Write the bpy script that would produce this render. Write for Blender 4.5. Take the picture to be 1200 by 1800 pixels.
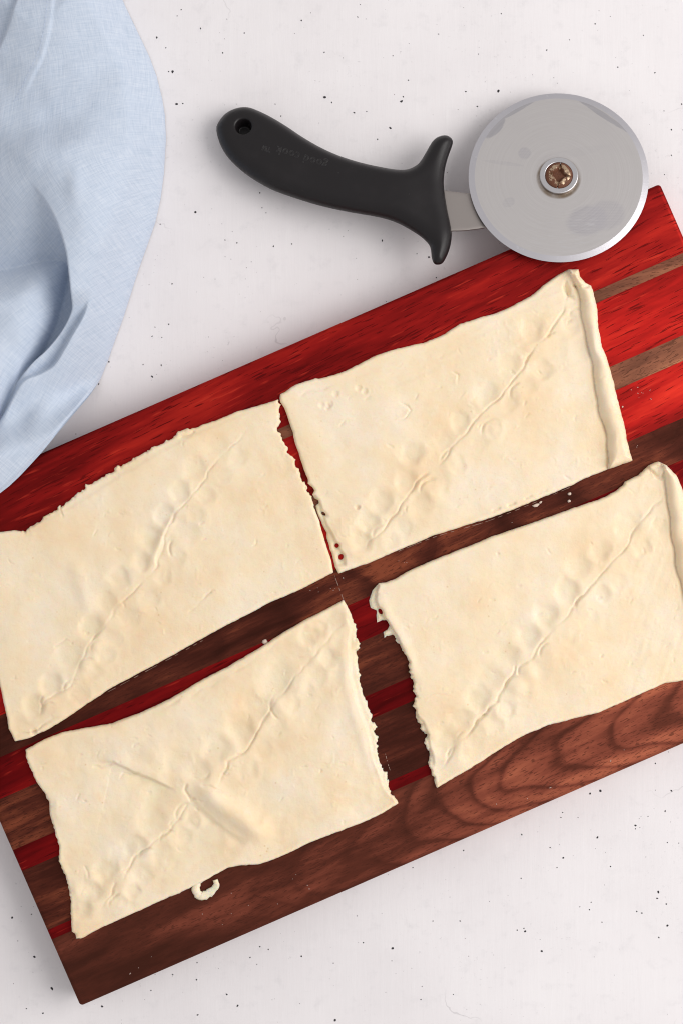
import bpy, math, random
import numpy as np
from mathutils import Vector, Matrix

R = math.radians
random.seed(5)
for o in list(bpy.data.objects):
    bpy.data.objects.remove(o)
scene = bpy.context.scene
COL = scene.collection

# ------------------------------------------------------------------ camera
S = 0.001 / 3.0            # metres per photo unit on the board's top
ZB = 0.026                 # board thickness
DCAM = 1.0                 # lens height over the board
cam = bpy.data.cameras.new('camera')
cam.sensor_fit = 'VERTICAL'
cam.sensor_height = 36
cam.lens = 60
cam.clip_start = 0.05
cam.clip_end = 50
cam.dof.use_dof = True
cam.dof.focus_distance = DCAM
cam.dof.aperture_fstop = 7.0
camo = bpy.data.objects.new('camera', cam)
camo.location = (0, 0, ZB + DCAM)
COL.objects.link(camo)
scene.camera = camo

# ------------------------------------------------------------------ light
world = bpy.data.worlds.new('World')
scene.world = world
world.use_nodes = True
bg = world.node_tree.nodes['Background']
bg.inputs[0].default_value = (1.0, 0.985, 0.985, 1)
bg.inputs[1].default_value = 0.57


def area(name, loc, target, sx, sy, energy, color):
    l = bpy.data.lights.new(name, 'AREA')
    l.shape = 'RECTANGLE'
    l.size = sx
    l.size_y = sy
    l.energy = energy
    l.color = color
    o = bpy.data.objects.new(name, l)
    o.location = loc
    d = Vector(target) - Vector(loc)
    o.rotation_euler = d.to_track_quat('-Z', 'Y').to_euler()
    COL.objects.link(o)
    return o


area('window_light', (1.45, 0.12, 1.30), (0, 0, 0), 1.5, 1.5, 31, (1.0, 0.975, 0.95))

vs = scene.view_settings
vs.view_transform = 'Standard'
vs.look = 'None'
vs.exposure = 0.0
vs.gamma = 1.0
vs.use_curve_mapping = False
scene.render.engine = 'CYCLES'
scene.cycles.filter_width = 1.1


# ------------------------------------------------------------------ helpers
def W(px, py, z=ZB):
    k = (DCAM - (z - ZB)) / DCAM
    return ((px - 600) * S * k, (900 - py) * S * k, z)


def tag(o, label, cat=None, group=None, kind=None):
    if label:
        o['label'] = label
    if cat:
        o['category'] = cat
    if group:
        o['group'] = group
    if kind:
        o['kind'] = kind
    return o


def mesh_np(name, verts, quads, mat, parent=None, smooth=True, uv=None, tris=None):
    me = bpy.data.meshes.new(name)
    verts = np.asarray(verts, dtype=np.float32)
    quads = np.asarray(quads, dtype=np.int32).reshape(-1, 4)
    nt = 0 if tris is None else len(tris)
    nq = len(quads)
    me.vertices.add(len(verts))
    me.vertices.foreach_set('co', verts.ravel())
    loops = quads.ravel()
    if nt:
        loops = np.concatenate([loops, np.asarray(tris, dtype=np.int32).ravel()])
    me.loops.add(len(loops))
    me.loops.foreach_set('vertex_index', loops)
    me.polygons.add(nq + nt)
    st = np.concatenate([np.arange(nq) * 4, nq * 4 + np.arange(nt) * 3]).astype(np.int32)
    me.polygons.foreach_set('loop_start', st)
    if uv is not None:
        u = me.uv_layers.new(name='weave')
        u.data.foreach_set('uv', np.asarray(uv, dtype=np.float32)[loops].ravel())
    me.update(calc_edges=True)
    me.validate()
    me.polygons.foreach_set('use_smooth', np.full(len(me.polygons), smooth))
    if mat:
        me.materials.append(mat)
    o = bpy.data.objects.new(name, me)
    COL.objects.link(o)
    if parent:
        o.parent = parent
    return o


def empty(name, loc=(0, 0, 0), rot=(0, 0, 0)):
    o = bpy.data.objects.new(name, None)
    o.location = loc
    o.rotation_euler = rot
    o.empty_display_size = 0.01
    COL.objects.link(o)
    return o


# ---- numpy noise
def vnoise(X, Y, scale, seed):
    rng = np.random.RandomState(seed)
    T = rng.rand(64, 64).astype(np.float32) * 2 - 1
    x = X / scale + 1000.37
    y = Y / scale + 1000.71
    xi = np.floor(x).astype(np.int32)
    yi = np.floor(y).astype(np.int32)
    fx = (x - xi).astype(np.float32)
    fy = (y - yi).astype(np.float32)
    fx = fx * fx * fx * (fx * (fx * 6 - 15) + 10)
    fy = fy * fy * fy * (fy * (fy * 6 - 15) + 10)
    a = T[xi & 63, yi & 63]
    b = T[(xi + 1) & 63, yi & 63]
    c = T[xi & 63, (yi + 1) & 63]
    d = T[(xi + 1) & 63, (yi + 1) & 63]
    return (a * (1 - fx) + b * fx) * (1 - fy) + (c * (1 - fx) + d * fx) * fy


def fbm(X, Y, scale, seed, octaves=3):
    s = 0
    a = 1.0
    for i in range(octaves):
        c, t = math.cos(i * 0.9 + seed), math.sin(i * 0.9 + seed)
        s = s + a * vnoise(X * c - Y * t, X * t + Y * c, scale / 2 ** i, seed * 7 + i)
        a *= 0.5
    return s


# ---- distances
def sdf_poly(P, X, Y):
    """positive inside"""
    P = np.asarray(P, dtype=np.float32)
    n = len(P)
    best = np.full(X.shape, 1e12, dtype=np.float32)
    inside = np.zeros(X.shape, dtype=bool)
    for i in range(n):
        ax, ay = P[i]
        bx, by = P[(i + 1) % n]
        ex, ey = bx - ax, by - ay
        L = ex * ex + ey * ey + 1e-9
        wx, wy = X - ax, Y - ay
        t = np.clip((wx * ex + wy * ey) / L, 0, 1)
        dx, dy = wx - ex * t, wy - ey * t
        np.minimum(best, dx * dx + dy * dy, out=best)
        if ay != by:
            c = ((ay > Y) != (by > Y)) & (X < (bx - ax) * (Y - ay) / (by - ay) + ax)
            inside ^= c
    d = np.sqrt(best)
    return np.where(inside, d, -d)


def pline(pts, X, Y):
    """distance, fraction along, signed side (positive = right hand when walking with y down)"""
    P = np.asarray(pts, dtype=np.float32)
    best = np.full(X.shape, 1e12, dtype=np.float32)
    frac = np.zeros(X.shape, dtype=np.float32)
    side = np.ones(X.shape, dtype=np.float32)
    seg = np.hypot(*(P[1:] - P[:-1]).T)
    tot = seg.sum()
    acc = 0
    for i in range(len(P) - 1):
        ax, ay = P[i]
        ex, ey = P[i + 1] - P[i]
        L = ex * ex + ey * ey + 1e-9
        wx, wy = X - ax, Y - ay
        t = np.clip((wx * ex + wy * ey) / L, 0, 1)
        dx, dy = wx - ex * t, wy - ey * t
        d2 = dx * dx + dy * dy
        m = d2 < best
        best = np.where(m, d2, best)
        frac = np.where(m, (acc + t * seg[i]) / tot, frac)
        side = np.where(m, np.sign(ex * wy - ey * wx), side)
        acc += seg[i]
    return np.sqrt(best), frac, side


def smooth(x):
    x = np.clip(x, 0, 1)
    return x * x * (3 - 2 * x)


def catmull(pts, n=4, closed=False):
    P = [np.array(p, float) for p in pts]
    N = len(P)
    out = []
    rng = range(N) if closed else range(N - 1)
    for i in rng:
        p0 = P[(i - 1) % N] if closed or i > 0 else P[0]
        p1 = P[i]
        p2 = P[(i + 1) % N]
        p3 = P[(i + 2) % N] if closed or i + 2 < N else P[-1]
        for k in range(n):
            t = k / n
            out.append(0.5 * ((2 * p1) + (-p0 + p2) * t + (2 * p0 - 5 * p1 + 4 * p2 - p3) * t * t + (-p0 + 3 * p1 - 3 * p2 + p3) * t ** 3))
    if not closed:
        out.append(P[-1])
    return [tuple(p) for p in out]


class Field:
    """height field over a traced outline; plan in photo units, heights in mm"""
    def __init__(self, outline, step=1.5, rough=0.0, seed=1, holes=(), teeth=()):
        P = np.asarray(outline, float)
        x0, y0 = P.min(0) - 4
        x1, y1 = P.max(0) + 4
        self.xs = np.arange(x0, x1, step).astype(np.float32)
        self.ys = np.arange(y0, y1, step).astype(np.float32)
        self.X, self.Y = np.meshgrid(self.xs, self.ys)
        self.step = step
        self.seed = seed
        self.d = sdf_poly(P, self.X, self.Y)
        if rough:
            self.d = self.d + rough * (vnoise(self.X, self.Y, 5, seed + 50) * 0.8 + vnoise(self.X, self.Y, 12, seed + 51))
        for (tp, amp) in teeth:
            td, tf, ts = pline(tp, self.X, self.Y)
            near = smooth((16 - td) / 8)
            self.d = self.d + near * amp * (vnoise(self.X, self.Y, 4.2, seed + 60) + 0.6 * vnoise(self.X, self.Y, 8, seed + 61))
        for (hx, hy, ra, rb, an) in holes:
            c, s = math.cos(an), math.sin(an)
            u = (self.X - hx) * c + (self.Y - hy) * s
            v = -(self.X - hx) * s + (self.Y - hy) * c
            self.d = np.minimum(self.d, (np.sqrt((u / ra) ** 2 + (v / rb) ** 2) - 1) * min(ra, rb))
        self.H = np.zeros_like(self.X)

    def box(self, pts, m):
        P = np.asarray(pts, float)
        x0, y0 = P.min(0) - m
        x1, y1 = P.max(0) + m
        i0, i1 = np.searchsorted(self.ys, [y0, y1])
        j0, j1 = np.searchsorted(self.xs, [x0, x1])
        return (slice(i0, i1), slice(j0, j1))

    def seam(self, pts, depth, w, lift=0.0, side=1, lw=14, taper=0.08, wob=1.0):
        b = self.box(pts, max(4 * w, 4 * lw))
        X, Y = self.X[b], self.Y[b]
        if X.size == 0:
            return
        wx = (vnoise(X, Y, 14, self.seed + 3) * 2.2 + vnoise(X, Y, 34, self.seed + 13) * 4.5) * wob
        wy = (vnoise(X, Y, 14, self.seed + 4) * 2.2 + vnoise(X, Y, 34, self.seed + 14) * 4.5) * wob
        d, f, s = pline(pts, X + wx, Y + wy)
        t = smooth(f / taper) * smooth((1 - f) / taper)
        mod = np.clip(0.75 + 0.85 * vnoise(X, Y, 24, self.seed + 9), 0.1, 1.5)
        self.H[b] -= depth * np.exp(-(d / w) ** 2) * t * mod
        if lift:
            self.H[b] += lift * t * np.exp(-(d / lw) ** 2) * smooth(0.5 + s * side * d / (1.6 * w)) * (0.8 + 0.5 * vnoise(X, Y, 30, self.seed + 10))

    def dent(self, x, y, r, depth, an=0.0, asp=1.0, rim=0.25):
        b = self.box([(x, y)], r * 2.2 * max(asp, 1))
        X, Y = self.X[b], self.Y[b]
        if X.size == 0:
            return
        c, s = math.cos(an), math.sin(an)
        u = ((X - x) * c + (Y - y) * s) / asp
        v = -(X - x) * s + (Y - y) * c
        rho = np.sqrt(u * u + v * v) / (1.1 * r)
        rho = rho * (1 + 0.15 * vnoise(X, Y, r * 0.8, self.seed + 20))
        q = 0.5 + 0.5 * vnoise(np.float32([x]), np.float32([y]), 9, self.seed + 21)[0]
        g = np.exp(-(rho * 1.08) ** (2.8 + 1.8 * q))
        self.H[b] -= 1.5 * depth * g * (0.6 + 0.4 * q)
        # dough pushed up on the far side of the finger
        self.H[b] += depth * rim * np.exp(-((rho - 1.25) / 0.40) ** 2) * smooth(0.5 + (X - x + Y - y) / (2 * r))

    def bump(self, x, y, r, h):
        b = self.box([(x, y)], r * 2)
        X, Y = self.X[b], self.Y[b]
        if X.size == 0:
            return
        rho = np.hypot(X - x, Y - y) / r
        rho = rho * (1 + 0.2 * vnoise(X, Y, r, self.seed + 25))
        self.H[b] += 1.45 * h * np.exp(-rho ** 2 * 1.8)

    def arc(self, x, y, r, a0, a1, depth, w=2.2):
        pts = [(x + r * math.cos(R(a0 + (a1 - a0) * k / 8)), y + r * math.sin(R(a0 + (a1 - a0) * k / 8))) for k in range(9)]
        self.seam(pts, depth, w, taper=0.3, wob=0.4)

    def ridge(self, pts, h, w, taper=0.2):
        b = self.box(pts, 3 * w)
        X, Y = self.X[b], self.Y[b]
        d, f, s = pline(pts, X, Y)
        self.H[b] += h * np.exp(-(d / w) ** 2) * smooth(f / taper) * smooth((1 - f) / taper)

    def stepdown(self, pts, side, depth, L, w=2.5, taper=0.15, power=1.0):
        b = self.box(pts, 3.2 * L)
        X, Y = self.X[b], self.Y[b]
        wx = vnoise(X, Y, 25, self.seed + 31) * 2
        d, f, s = pline(pts, X + wx, Y)
        m = smooth(0.5 + s * side * d / (2 * w))
        t = smooth(f / taper) * smooth((1 - f) / taper)
        self.H[b] -= depth * m * np.exp(-(d / L) ** power) * t

    def edge(self, T, r, h0=0.3):
        q = np.clip(self.d / r, 0, 1)
        prof = h0 + (1 - h0) * np.sqrt(np.clip(1 - (1 - q) ** 2, 0, 1))
        return T * prof

    def build(self, name, mat, to_world, base_mm=0.1, parent=None, uvf=None, bottom=True, mirror=None):
        d, st = self.d, self.step
        gy, gx = np.gradient(d, st)
        n = np.sqrt(gx * gx + gy * gy) + 1e-6
        inside = d > 0
        ny, nx = d.shape
        cell = inside[:-1, :-1] | inside[1:, :-1] | inside[:-1, 1:] | inside[1:, 1:]
        use = np.zeros_like(inside)
        use[:-1, :-1] |= cell
        use[1:, :-1] |= cell
        use[:-1, 1:] |= cell
        use[1:, 1:] |= cell
        out = use & ~inside
        off = np.where(out, np.clip(-d, 0, 2.0 * st), 0)
        X = self.X + gx / n * off
        Y = self.Y + gy / n * off
        idx = np.full(d.shape, -1, dtype=np.int64)
        idx[use] = np.arange(use.sum())
        ci, cj = np.nonzero(cell)
        quads = np.stack([idx[ci, cj], idx[ci + 1, cj], idx[ci + 1, cj + 1], idx[ci, cj + 1]], 1)
        vx, vy, vh = X[use], Y[use], self.H[use]
        nv = len(vx)
        # boundary loop edges
        e = np.concatenate([quads[:, [0, 1]], quads[:, [1, 2]], quads[:, [2, 3]], quads[:, [3, 0]]])
        key = np.minimum(e[:, 0], e[:, 1]) * nv + np.maximum(e[:, 0], e[:, 1])
        uq, first, cnt = np.unique(key, return_index=True, return_counts=True)
        be = e[first[cnt == 1]]
        V = to_world(vx, vy, vh)
        if mirror is not None:
            V2 = to_world(vx, vy, mirror[use])
            bnd = np.unique(be)
            verts = np.concatenate([V, V2])
            q2 = quads[:, ::-1] + nv
            sk = np.stack([be[:, 1], be[:, 0], be[:, 0] + nv, be[:, 1] + nv], 1)
            Q = np.concatenate([quads, q2, sk])
            return mesh_np(name, verts, Q, mat, parent)
        bh = np.full(nv, base_mm)
        if bottom:
            V2 = to_world(vx, vy, bh)
            verts = np.concatenate([V, V2])
            sk = np.stack([be[:, 1], be[:, 0], be[:, 0] + nv, be[:, 1] + nv], 1)
            Q = np.concatenate([quads, sk, quads[:, ::-1] + nv])
            uv = None if uvf is None else np.tile(uvf(vx, vy), (2, 1))
        else:
            verts = V
            Q = quads
            uv = None if uvf is None else uvf(vx, vy)
        return mesh_np(name, verts, Q, mat, parent, uv=uv)


def onplane(z0, zmap=None):
    zmap = z0 if zmap is None else zmap
    k = (DCAM - (zmap - ZB)) / DCAM

    def f(px, py, hmm):
        return np.stack([(px - 600) * S * k, (900 - py) * S * k, z0 + hmm * 0.001], 1)
    return f


# ------------------------------------------------------------------ node helpers
class NT:
    def __init__(self, name):
        self.m = bpy.data.materials.new(name)
        self.m.use_nodes = True
        self.t = self.m.node_tree
        self.t.nodes.clear()
        self.out = self.t.nodes.new('ShaderNodeOutputMaterial')

    def n(self, typ, **kw):
        nd = self.t.nodes.new(typ)
        for k, v in kw.items():
            setattr(nd, k, v)
        return nd

    def put(self, sock, v):
        if isinstance(v, bpy.types.NodeSocket):
            self.t.links.new(v, sock)
        else:
            if isinstance(v, tuple) and len(v) == 3 and sock.type == 'RGBA':
                v = (*v, 1)
            sock.default_value = v

    def coord(self, which='Object'):
        return self.n('ShaderNodeTexCoord').outputs[which]

    def mapping(self, vec, scale=(1, 1, 1), loc=(0, 0, 0), rot=(0, 0, 0)):
        m = self.n('ShaderNodeMapping')
        self.put(m.inputs['Vector'], vec)
        m.inputs['Scale'].default_value = scale
        m.inputs['Location'].default_value = loc
        m.inputs['Rotation'].default_value = rot
        return m.outputs[0]

    def noise(self, vec, scale=1.0, detail=3.0, rough=0.55, dist=0.0, color=False):
        t = self.n('ShaderNodeTexNoise')
        self.put(t.inputs['Vector'], vec)
        self.put(t.inputs['Scale'], scale)
        t.inputs['Detail'].default_value = detail
        t.inputs['Roughness'].default_value = rough
        t.inputs['Distortion'].default_value = dist
        return t.outputs['Color' if color else 'Fac']

    def voro(self, vec, scale, feature='F1', rnd=1.0, out='Distance'):
        t = self.n('ShaderNodeTexVoronoi', feature=feature)
        self.put(t.inputs['Vector'], vec)
        t.inputs['Scale'].default_value = scale
        t.inputs['Randomness'].default_value = rnd
        return t.outputs[out]

    def math(self, op, a, b=0.0, c=0.0, clamp=False):
        m = self.n('ShaderNodeMath', operation=op, use_clamp=clamp)
        self.put(m.inputs[0], a)
        self.put(m.inputs[1], b)
        self.put(m.inputs[2], c)
        return m.outputs[0]

    def mr(self, v, a, b, c=0.0, d=1.0, smoothstep=True):
        m = self.n('ShaderNodeMapRange')
        m.interpolation_type = 'SMOOTHSTEP' if smoothstep else 'LINEAR'
        self.put(m.inputs['Value'], v)
        m.inputs['From Min'].default_value = a
        m.inputs['From Max'].default_value = b
        m.inputs['To Min'].default_value = c
        m.inputs['To Max'].default_value = d
        return m.outputs[0]

    def ramp(self, v, stops, interp='LINEAR'):
        r = self.n('ShaderNodeValToRGB')
        r.color_ramp.interpolation = interp
        els = r.color_ramp.elements
        els[0].position, els[0].color = stops[0][0], (*stops[0][1], 1)
        els[1].position, els[1].color = stops[-1][0], (*stops[-1][1], 1)
        for p, c in stops[1:-1]:
            e = els.new(p)
            e.color = (*c, 1)
        self.put(r.inputs[0], v)
        return r.outputs[0]

    def mix(self, f, a, b, blend='MIX'):
        m = self.n('ShaderNodeMix', data_type='RGBA', blend_type=blend)
        self.put(m.inputs[0], f)
        self.put(m.inputs[6], a)
        self.put(m.inputs[7], b)
        return m.outputs[2]

    def sep(self, vec):
        s = self.n('ShaderNodeSeparateXYZ')
        self.put(s.inputs[0], vec)
        return s.outputs

    def comb(self, x, y, z):
        s = self.n('ShaderNodeCombineXYZ')
        self.put(s.inputs[0], x)
        self.put(s.inputs[1], y)
        self.put(s.inputs[2], z)
        return s.outputs[0]

    def bump(self, h, dist, strength=1.0, normal=None):
        b = self.n('ShaderNodeBump')
        self.put(b.inputs['Height'], h)
        b.inputs['Distance'].default_value = dist
        b.inputs['Strength'].default_value = strength
        if normal is not None:
            self.put(b.inputs['Normal'], normal)
        return b.outputs[0]

    def bsdf(self, **kw):
        b = self.n('ShaderNodeBsdfPrincipled')
        for k, v in kw.items():
            self.put(b.inputs[k.replace('_', ' ')], v)
        return b.outputs[0]

    def done(self, sh):
        self.t.links.new(sh, self.out.inputs['Surface'])
        return self.m


# ------------------------------------------------------------------ materials
def mat_table():
    t = NT('white_plaster')
    c = t.coord()
    cloud = t.noise(c, 9, 4, 0.6)
    mott = t.noise(c, 90, 4, 0.65)
    col = t.ramp(cloud, [(0.3, (0.785, 0.748, 0.760)), (0.55, (0.835, 0.800, 0.812)), (0.75, (0.86, 0.828, 0.836))])
    col = t.mix(t.mr(mott, 0.52, 0.78, 0, 0.5), col, (0.70, 0.675, 0.69))
    pit = t.noise(t.mapping(c, loc=(8, 4, 0)), 330, 4, 0.7)
    keep0 = t.mr(t.noise(t.mapping(c, loc=(3, 9, 0)), 17, 3), 0.5, 0.66)
    col = t.mix(t.math('MULTIPLY', t.mr(pit, 0.60, 0.72, 0, 0.55), keep0), col, (0.50, 0.48, 0.495))
    # brushed plaster drag marks
    drag = t.noise(t.mapping(c, (260, 26, 1)), 1, 3, 0.6)
    col = t.mix(t.mr(drag, 0.60, 0.8, 0, 0.25), col, (0.90, 0.885, 0.885))
    # fine pin specks
    for sc, th, strength, seed in ((150, 0.075, 0.55, 3.1), (330, 0.10, 0.35, 9.7)):
        v = t.voro(t.mapping(c, (1, 1, 0.0), (seed, seed * 2, 0)), sc)
        keep = t.mr(t.noise(t.mapping(c, loc=(seed, 0, 0)), 24, 2), 0.52, 0.66)
        f = t.math('MULTIPLY', t.mr(v, th, th * 0.4, 0, strength), keep)
        col = t.mix(f, col, (0.16, 0.15, 0.16))
    # hairline cracks, sparse
    w = t.noise(c, 18, 4, 0.6, color=True)
    cv = t.n('ShaderNodeVectorMath', operation='ADD')
    sc_ = t.n('ShaderNodeVectorMath', operation='SCALE')
    t.put(sc_.inputs[0], w)
    sc_.inputs['Scale'].default_value = 0.10
    t.put(cv.inputs[0], c)
    t.put(cv.inputs[1], sc_.outputs[0])
    ed = t.voro(t.mapping(cv.outputs[0], (1, 1, 0)), 5.5, 'DISTANCE_TO_EDGE')
    keep = t.mr(t.noise(t.mapping(c, loc=(4, 7, 0)), 11, 3), 0.56, 0.68)
    col = t.mix(t.math('MULTIPLY', t.mr(ed, 0.0045, 0.001, 0, 0.38), keep), col, (0.42, 0.40, 0.41))
    h = t.math('ADD', t.math('MULTIPLY', mott, 0.5), drag)
    nb = t.bump(h, 0.0003, 0.35)
    return t.done(t.bsdf(Base_Color=col, Roughness=0.62, Specular_IOR_Level=0.3, Normal=nb))


def mat_wood(name, stops, seed, pore_len=0.018, pore_w=0.0009, pore_amt=0.75, pore_lo=0.63,
             pore_col=(0.03, 0.006, 0.005), streak=(14, 190), figure=None, skew=0.0, gloss=0.22, flare=None, rough=0.40):
    t = NT(name)
    c = t.coord()
    cs = t.mapping(c, (1, 1, 1), (seed * 1.37, seed * 0.731, seed * 0.3), (0, 0, R(skew)))
    warp = t.noise(t.mapping(cs, (8, 22, 8)), 1, 2)
    xyz = t.sep(cs)
    yy = t.math('ADD', xyz[1], t.math('MULTIPLY', t.math('SUBTRACT', warp, 0.5), 0.012))
    cw = t.comb(xyz[0], yy, xyz[2])
    s1 = t.noise(t.mapping(cw, (streak[0], streak[1], 6)), 1, 5, 0.62)
    s2 = t.noise(t.mapping(cw, (streak[0] * 4, streak[1] * 4.2, 6), (3, 5, 1)), 1, 3, 0.6)
    broad = t.noise(t.mapping(cw, (7, 26, 3), (1.3, 7.7, 0)), 1, 2)
    v = t.math('ADD', t.math('MULTIPLY', s1, 0.50), t.math('MULTIPLY', s2, 0.12))
    v = t.math('ADD', v, t.math('MULTIPLY', broad, 0.40))
    if figure:
        u0, v0, k, spacing, amp = figure
        raw = t.sep(c)
        dis = t.noise(t.mapping(c, (13, 20, 3), (seed, 0, 0)), 1, 2)
        dv = t.math('SUBTRACT', raw[1], v0)
        # arms open unevenly about the apex line
        q = t.math('MULTIPLY', t.math('MULTIPLY', dv, dv), k)
        f = t.math('SUBTRACT', raw[0], q)
        f = t.math('ADD', f, t.math('MULTIPLY', t.math('SUBTRACT', dis, 0.5), 0.075))
        f = t.math('DIVIDE', t.math('SUBTRACT', f, u0), spacing)
        fr = t.math('FRACT', f)
        ring = t.ramp(fr, [(0.0, (0.30,) * 3), (0.10, (0.62,) * 3), (0.35, (0.72,) * 3), (0.75, (0.48,) * 3), (0.93, (0.08,) * 3), (1.0, (0.20,) * 3)])
        keep = t.mr(raw[0], -0.16, 0.04, 0.12, 1.0)
        ring = t.math('MULTIPLY', t.math('SUBTRACT', ring, 0.5), t.math('MULTIPLY', keep, amp))
        v = t.math('ADD', v, ring)
        # darker heartwood at the left, plus the lamp's right-hand sheen painted into the colour
        v = t.math('ADD', v, t.mr(raw[0], -0.26, 0.24, -0.080, 0.085) if amp < 0.245 else 0.0)
    col = t.ramp(v, stops)
    pn = t.noise(t.mapping(cw, (1 / pore_len, 1 / pore_w, 30), (9, 2, 0)), 1, 2, 0.5)
    pm = t.noise(t.mapping(cw, (20, 70, 3), (2, 3, 0)), 1, 2)
    pth = t.math('ADD', pn, t.math('MULTIPLY', t.math('SUBTRACT', pm, 0.5), 0.18))
    pore = t.mr(pth, pore_lo, pore_lo + 0.09, 0, pore_amt)
    if flare:
        fl = t.noise(t.mapping(cw, (45, 420, 10), (4, 8, 2)), 1, 2, 0.5)
        col = t.mix(t.mr(fl, 0.62, 0.76, 0, 0.55), col, flare)
    col = t.mix(pore, col, pore_col)
    wear = t.noise(t.mapping(c, (30, 30, 30), (seed, 1, 0)), 1, 4, 0.6)
    rg = t.math('ADD', rough - 0.08, t.math('MULTIPLY', wear, 0.16))
    nb = t.bump(t.math('SUBTRACT', t.math('MULTIPLY', s2, 0.5), pore), 0.00012, 0.6)
    base = t.bsdf(Base_Color=col, Roughness=rg, Specular_IOR_Level=0.05, Normal=nb)
    # light scattered back by the wood fibres keeps the colour of the wood
    g = t.n('ShaderNodeBsdfGlossy')
    gc = t.n('ShaderNodeHueSaturation')
    gc.inputs['Value'].default_value = 1.5
    t.put(gc.inputs['Color'], t.mix(0.2, col, stops[-1][1]))
    t.put(g.inputs['Color'], gc.outputs[0])
    g.inputs['Roughness'].default_value = 0.5
    t.put(g.inputs['Normal'], nb)
    mx = t.n('ShaderNodeMixShader')
    mx.inputs[0].default_value = gloss
    t.t.links.new(base, mx.inputs[1])
    t.t.links.new(g.outputs[0], mx.inputs[2])
    return t.done(mx.outputs[0])


def mat_dough():
    t = NT('raw_dough')
    c = t.coord()
    a = t.noise(c, 26, 4, 0.6)
    b = t.noise(t.mapping(c, loc=(5, 3, 1)), 75, 4, 0.62)
    d = t.noise(t.mapping(c, loc=(1, 8, 2)), 420, 3, 0.6)
    col = t.ramp(a, [(0.32, (0.885, 0.685, 0.450)), (0.5, (0.91, 0.752, 0.535)), (0.68, (0.92, 0.788, 0.620))])
    col = t.mix(t.mr(b, 0.56, 0.80, 0, 0.45), col, (0.885, 0.660, 0.410))
    col = t.mix(t.mr(b, 0.42, 0.25, 0, 0.45), col, (0.93, 0.81, 0.645))
    gr = t.noise(t.mapping(c, loc=(2, 6, 4)), 900, 3, 0.7)
    col = t.mix(t.mr(gr, 0.52, 0.75, 0, 0.45), col, (0.85, 0.645, 0.44))
    # butter flecks and pin dots
    fl = t.voro(t.mapping(c, (1, 1, 0.2), (2, 2, 0)), 210)
    keep = t.mr(t.noise(t.mapping(c, loc=(7, 1, 1)), 60, 2), 0.55, 0.7)
    col = t.mix(t.math('MULTIPLY', t.mr(fl, 0.16, 0.06, 0, 0.45), keep), col, (0.66, 0.41, 0.16))
    h = t.math('ADD', t.math('MULTIPLY', d, 0.35), t.noise(t.mapping(c, loc=(3, 3, 3)), 150, 4, 0.65))
    h = t.math('ADD', h, t.math('MULTIPLY', gr, 0.30))
    nb = t.bump(h, 0.0006, 0.42)
    return t.done(t.bsdf(Base_Color=col, Roughness=t.mr(b, 0.3, 0.7, 0.48, 0.66), Specular_IOR_Level=0.32, Normal=nb,
                         Subsurface_Weight=0.5, Subsurface_Radius=(0.0026, 0.0013, 0.0006), Subsurface_Scale=1.0))


def mat_linen():
    t = NT('blue_linen')
    uv = t.coord('UV')
    # slubby threads in both directions
    w1 = t.noise(t.mapping(uv, (30, 430, 1)), 1, 2, 0.6)
    w2 = t.noise(t.mapping(uv, (430, 30, 1), (3, 8, 0)), 1, 2, 0.6)
    f1 = t.noise(t.mapping(uv, (7, 640, 1), (1, 2, 0)), 1, 1, 0.5)
    f2 = t.noise(t.mapping(uv, (640, 7, 1), (5, 2, 0)), 1, 1, 0.5)
    slub = t.math('ADD', t.mr(f1, 0.62, 0.80), t.mr(f2, 0.62, 0.80))
    wv = t.math('ADD', w1, w2)
    cl = t.noise(t.mapping(uv, (5, 5, 1)), 1, 3)
    v = t.math('ADD', wv, t.math('MULTIPLY', t.math('SUBTRACT', cl, 0.5), 0.2))
    v = t.math('ADD', v, t.math('MULTIPLY', slub, 0.22))
    col = t.ramp(t.math('MULTIPLY', v, 0.5), [(0.34, (0.51, 0.595, 0.72)), (0.5, (0.585, 0.662, 0.785)), (0.70, (0.68, 0.745, 0.845))])
    nb = t.bump(v, 0.0004, 0.35)
    b = t.bsdf(Base_Color=col, Roughness=0.85, Specular_IOR_Level=0.15, Normal=nb, Sheen_Weight=0.12)
    tr = t.n('ShaderNodeBsdfTranslucent')
    t.put(tr.inputs['Color'], col)
    mx = t.n('ShaderNodeMixShader')
    mx.inputs[0].default_value = 0.10
    t.t.links.new(b, mx.inputs[1])
    t.t.links.new(tr.outputs[0], mx.inputs[2])
    return t.done(mx.outputs[0])


def mat_plastic():
    t = NT('black_plastic')
    c = t.coord()
    n1 = t.noise(c, 1500, 2)
    n2 = t.noise(c, 60, 4, 0.6)
    sc = t.noise(t.mapping(c, (60, 900, 60), rot=(0, 0, 0.5)), 1, 2)
    col = t.mix(t.mr(n2, 0.5, 0.75, 0, 0.5), (0.0105, 0.0085, 0.0095), (0.016, 0.0130, 0.0145))
    dust = t.voro(c, 260)
    keep = t.mr(t.noise(t.mapping(c, loc=(2, 2, 2)), 60, 2), 0.56, 0.68)
    col = t.mix(t.math('MULTIPLY', t.mr(dust, 0.09, 0.04, 0, 0.35), keep), col, (0.16, 0.15, 0.15))
    rg = t.math('ADD', 0.30, t.math('MULTIPLY', n2, 0.16))
    nb = t.bump(t.math('ADD', n1, t.math('MULTIPLY', sc, 0.4)), 0.0001, 0.25)
    return t.done(t.bsdf(Base_Color=col, Roughness=rg, Specular_IOR_Level=0.33, Normal=nb))


def mat_emboss():
    t = NT('embossed_plastic')
    return t.done(t.bsdf(Base_Color=(0.030, 0.027, 0.028), Roughness=0.36, Specular_IOR_Level=0.5))


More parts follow.
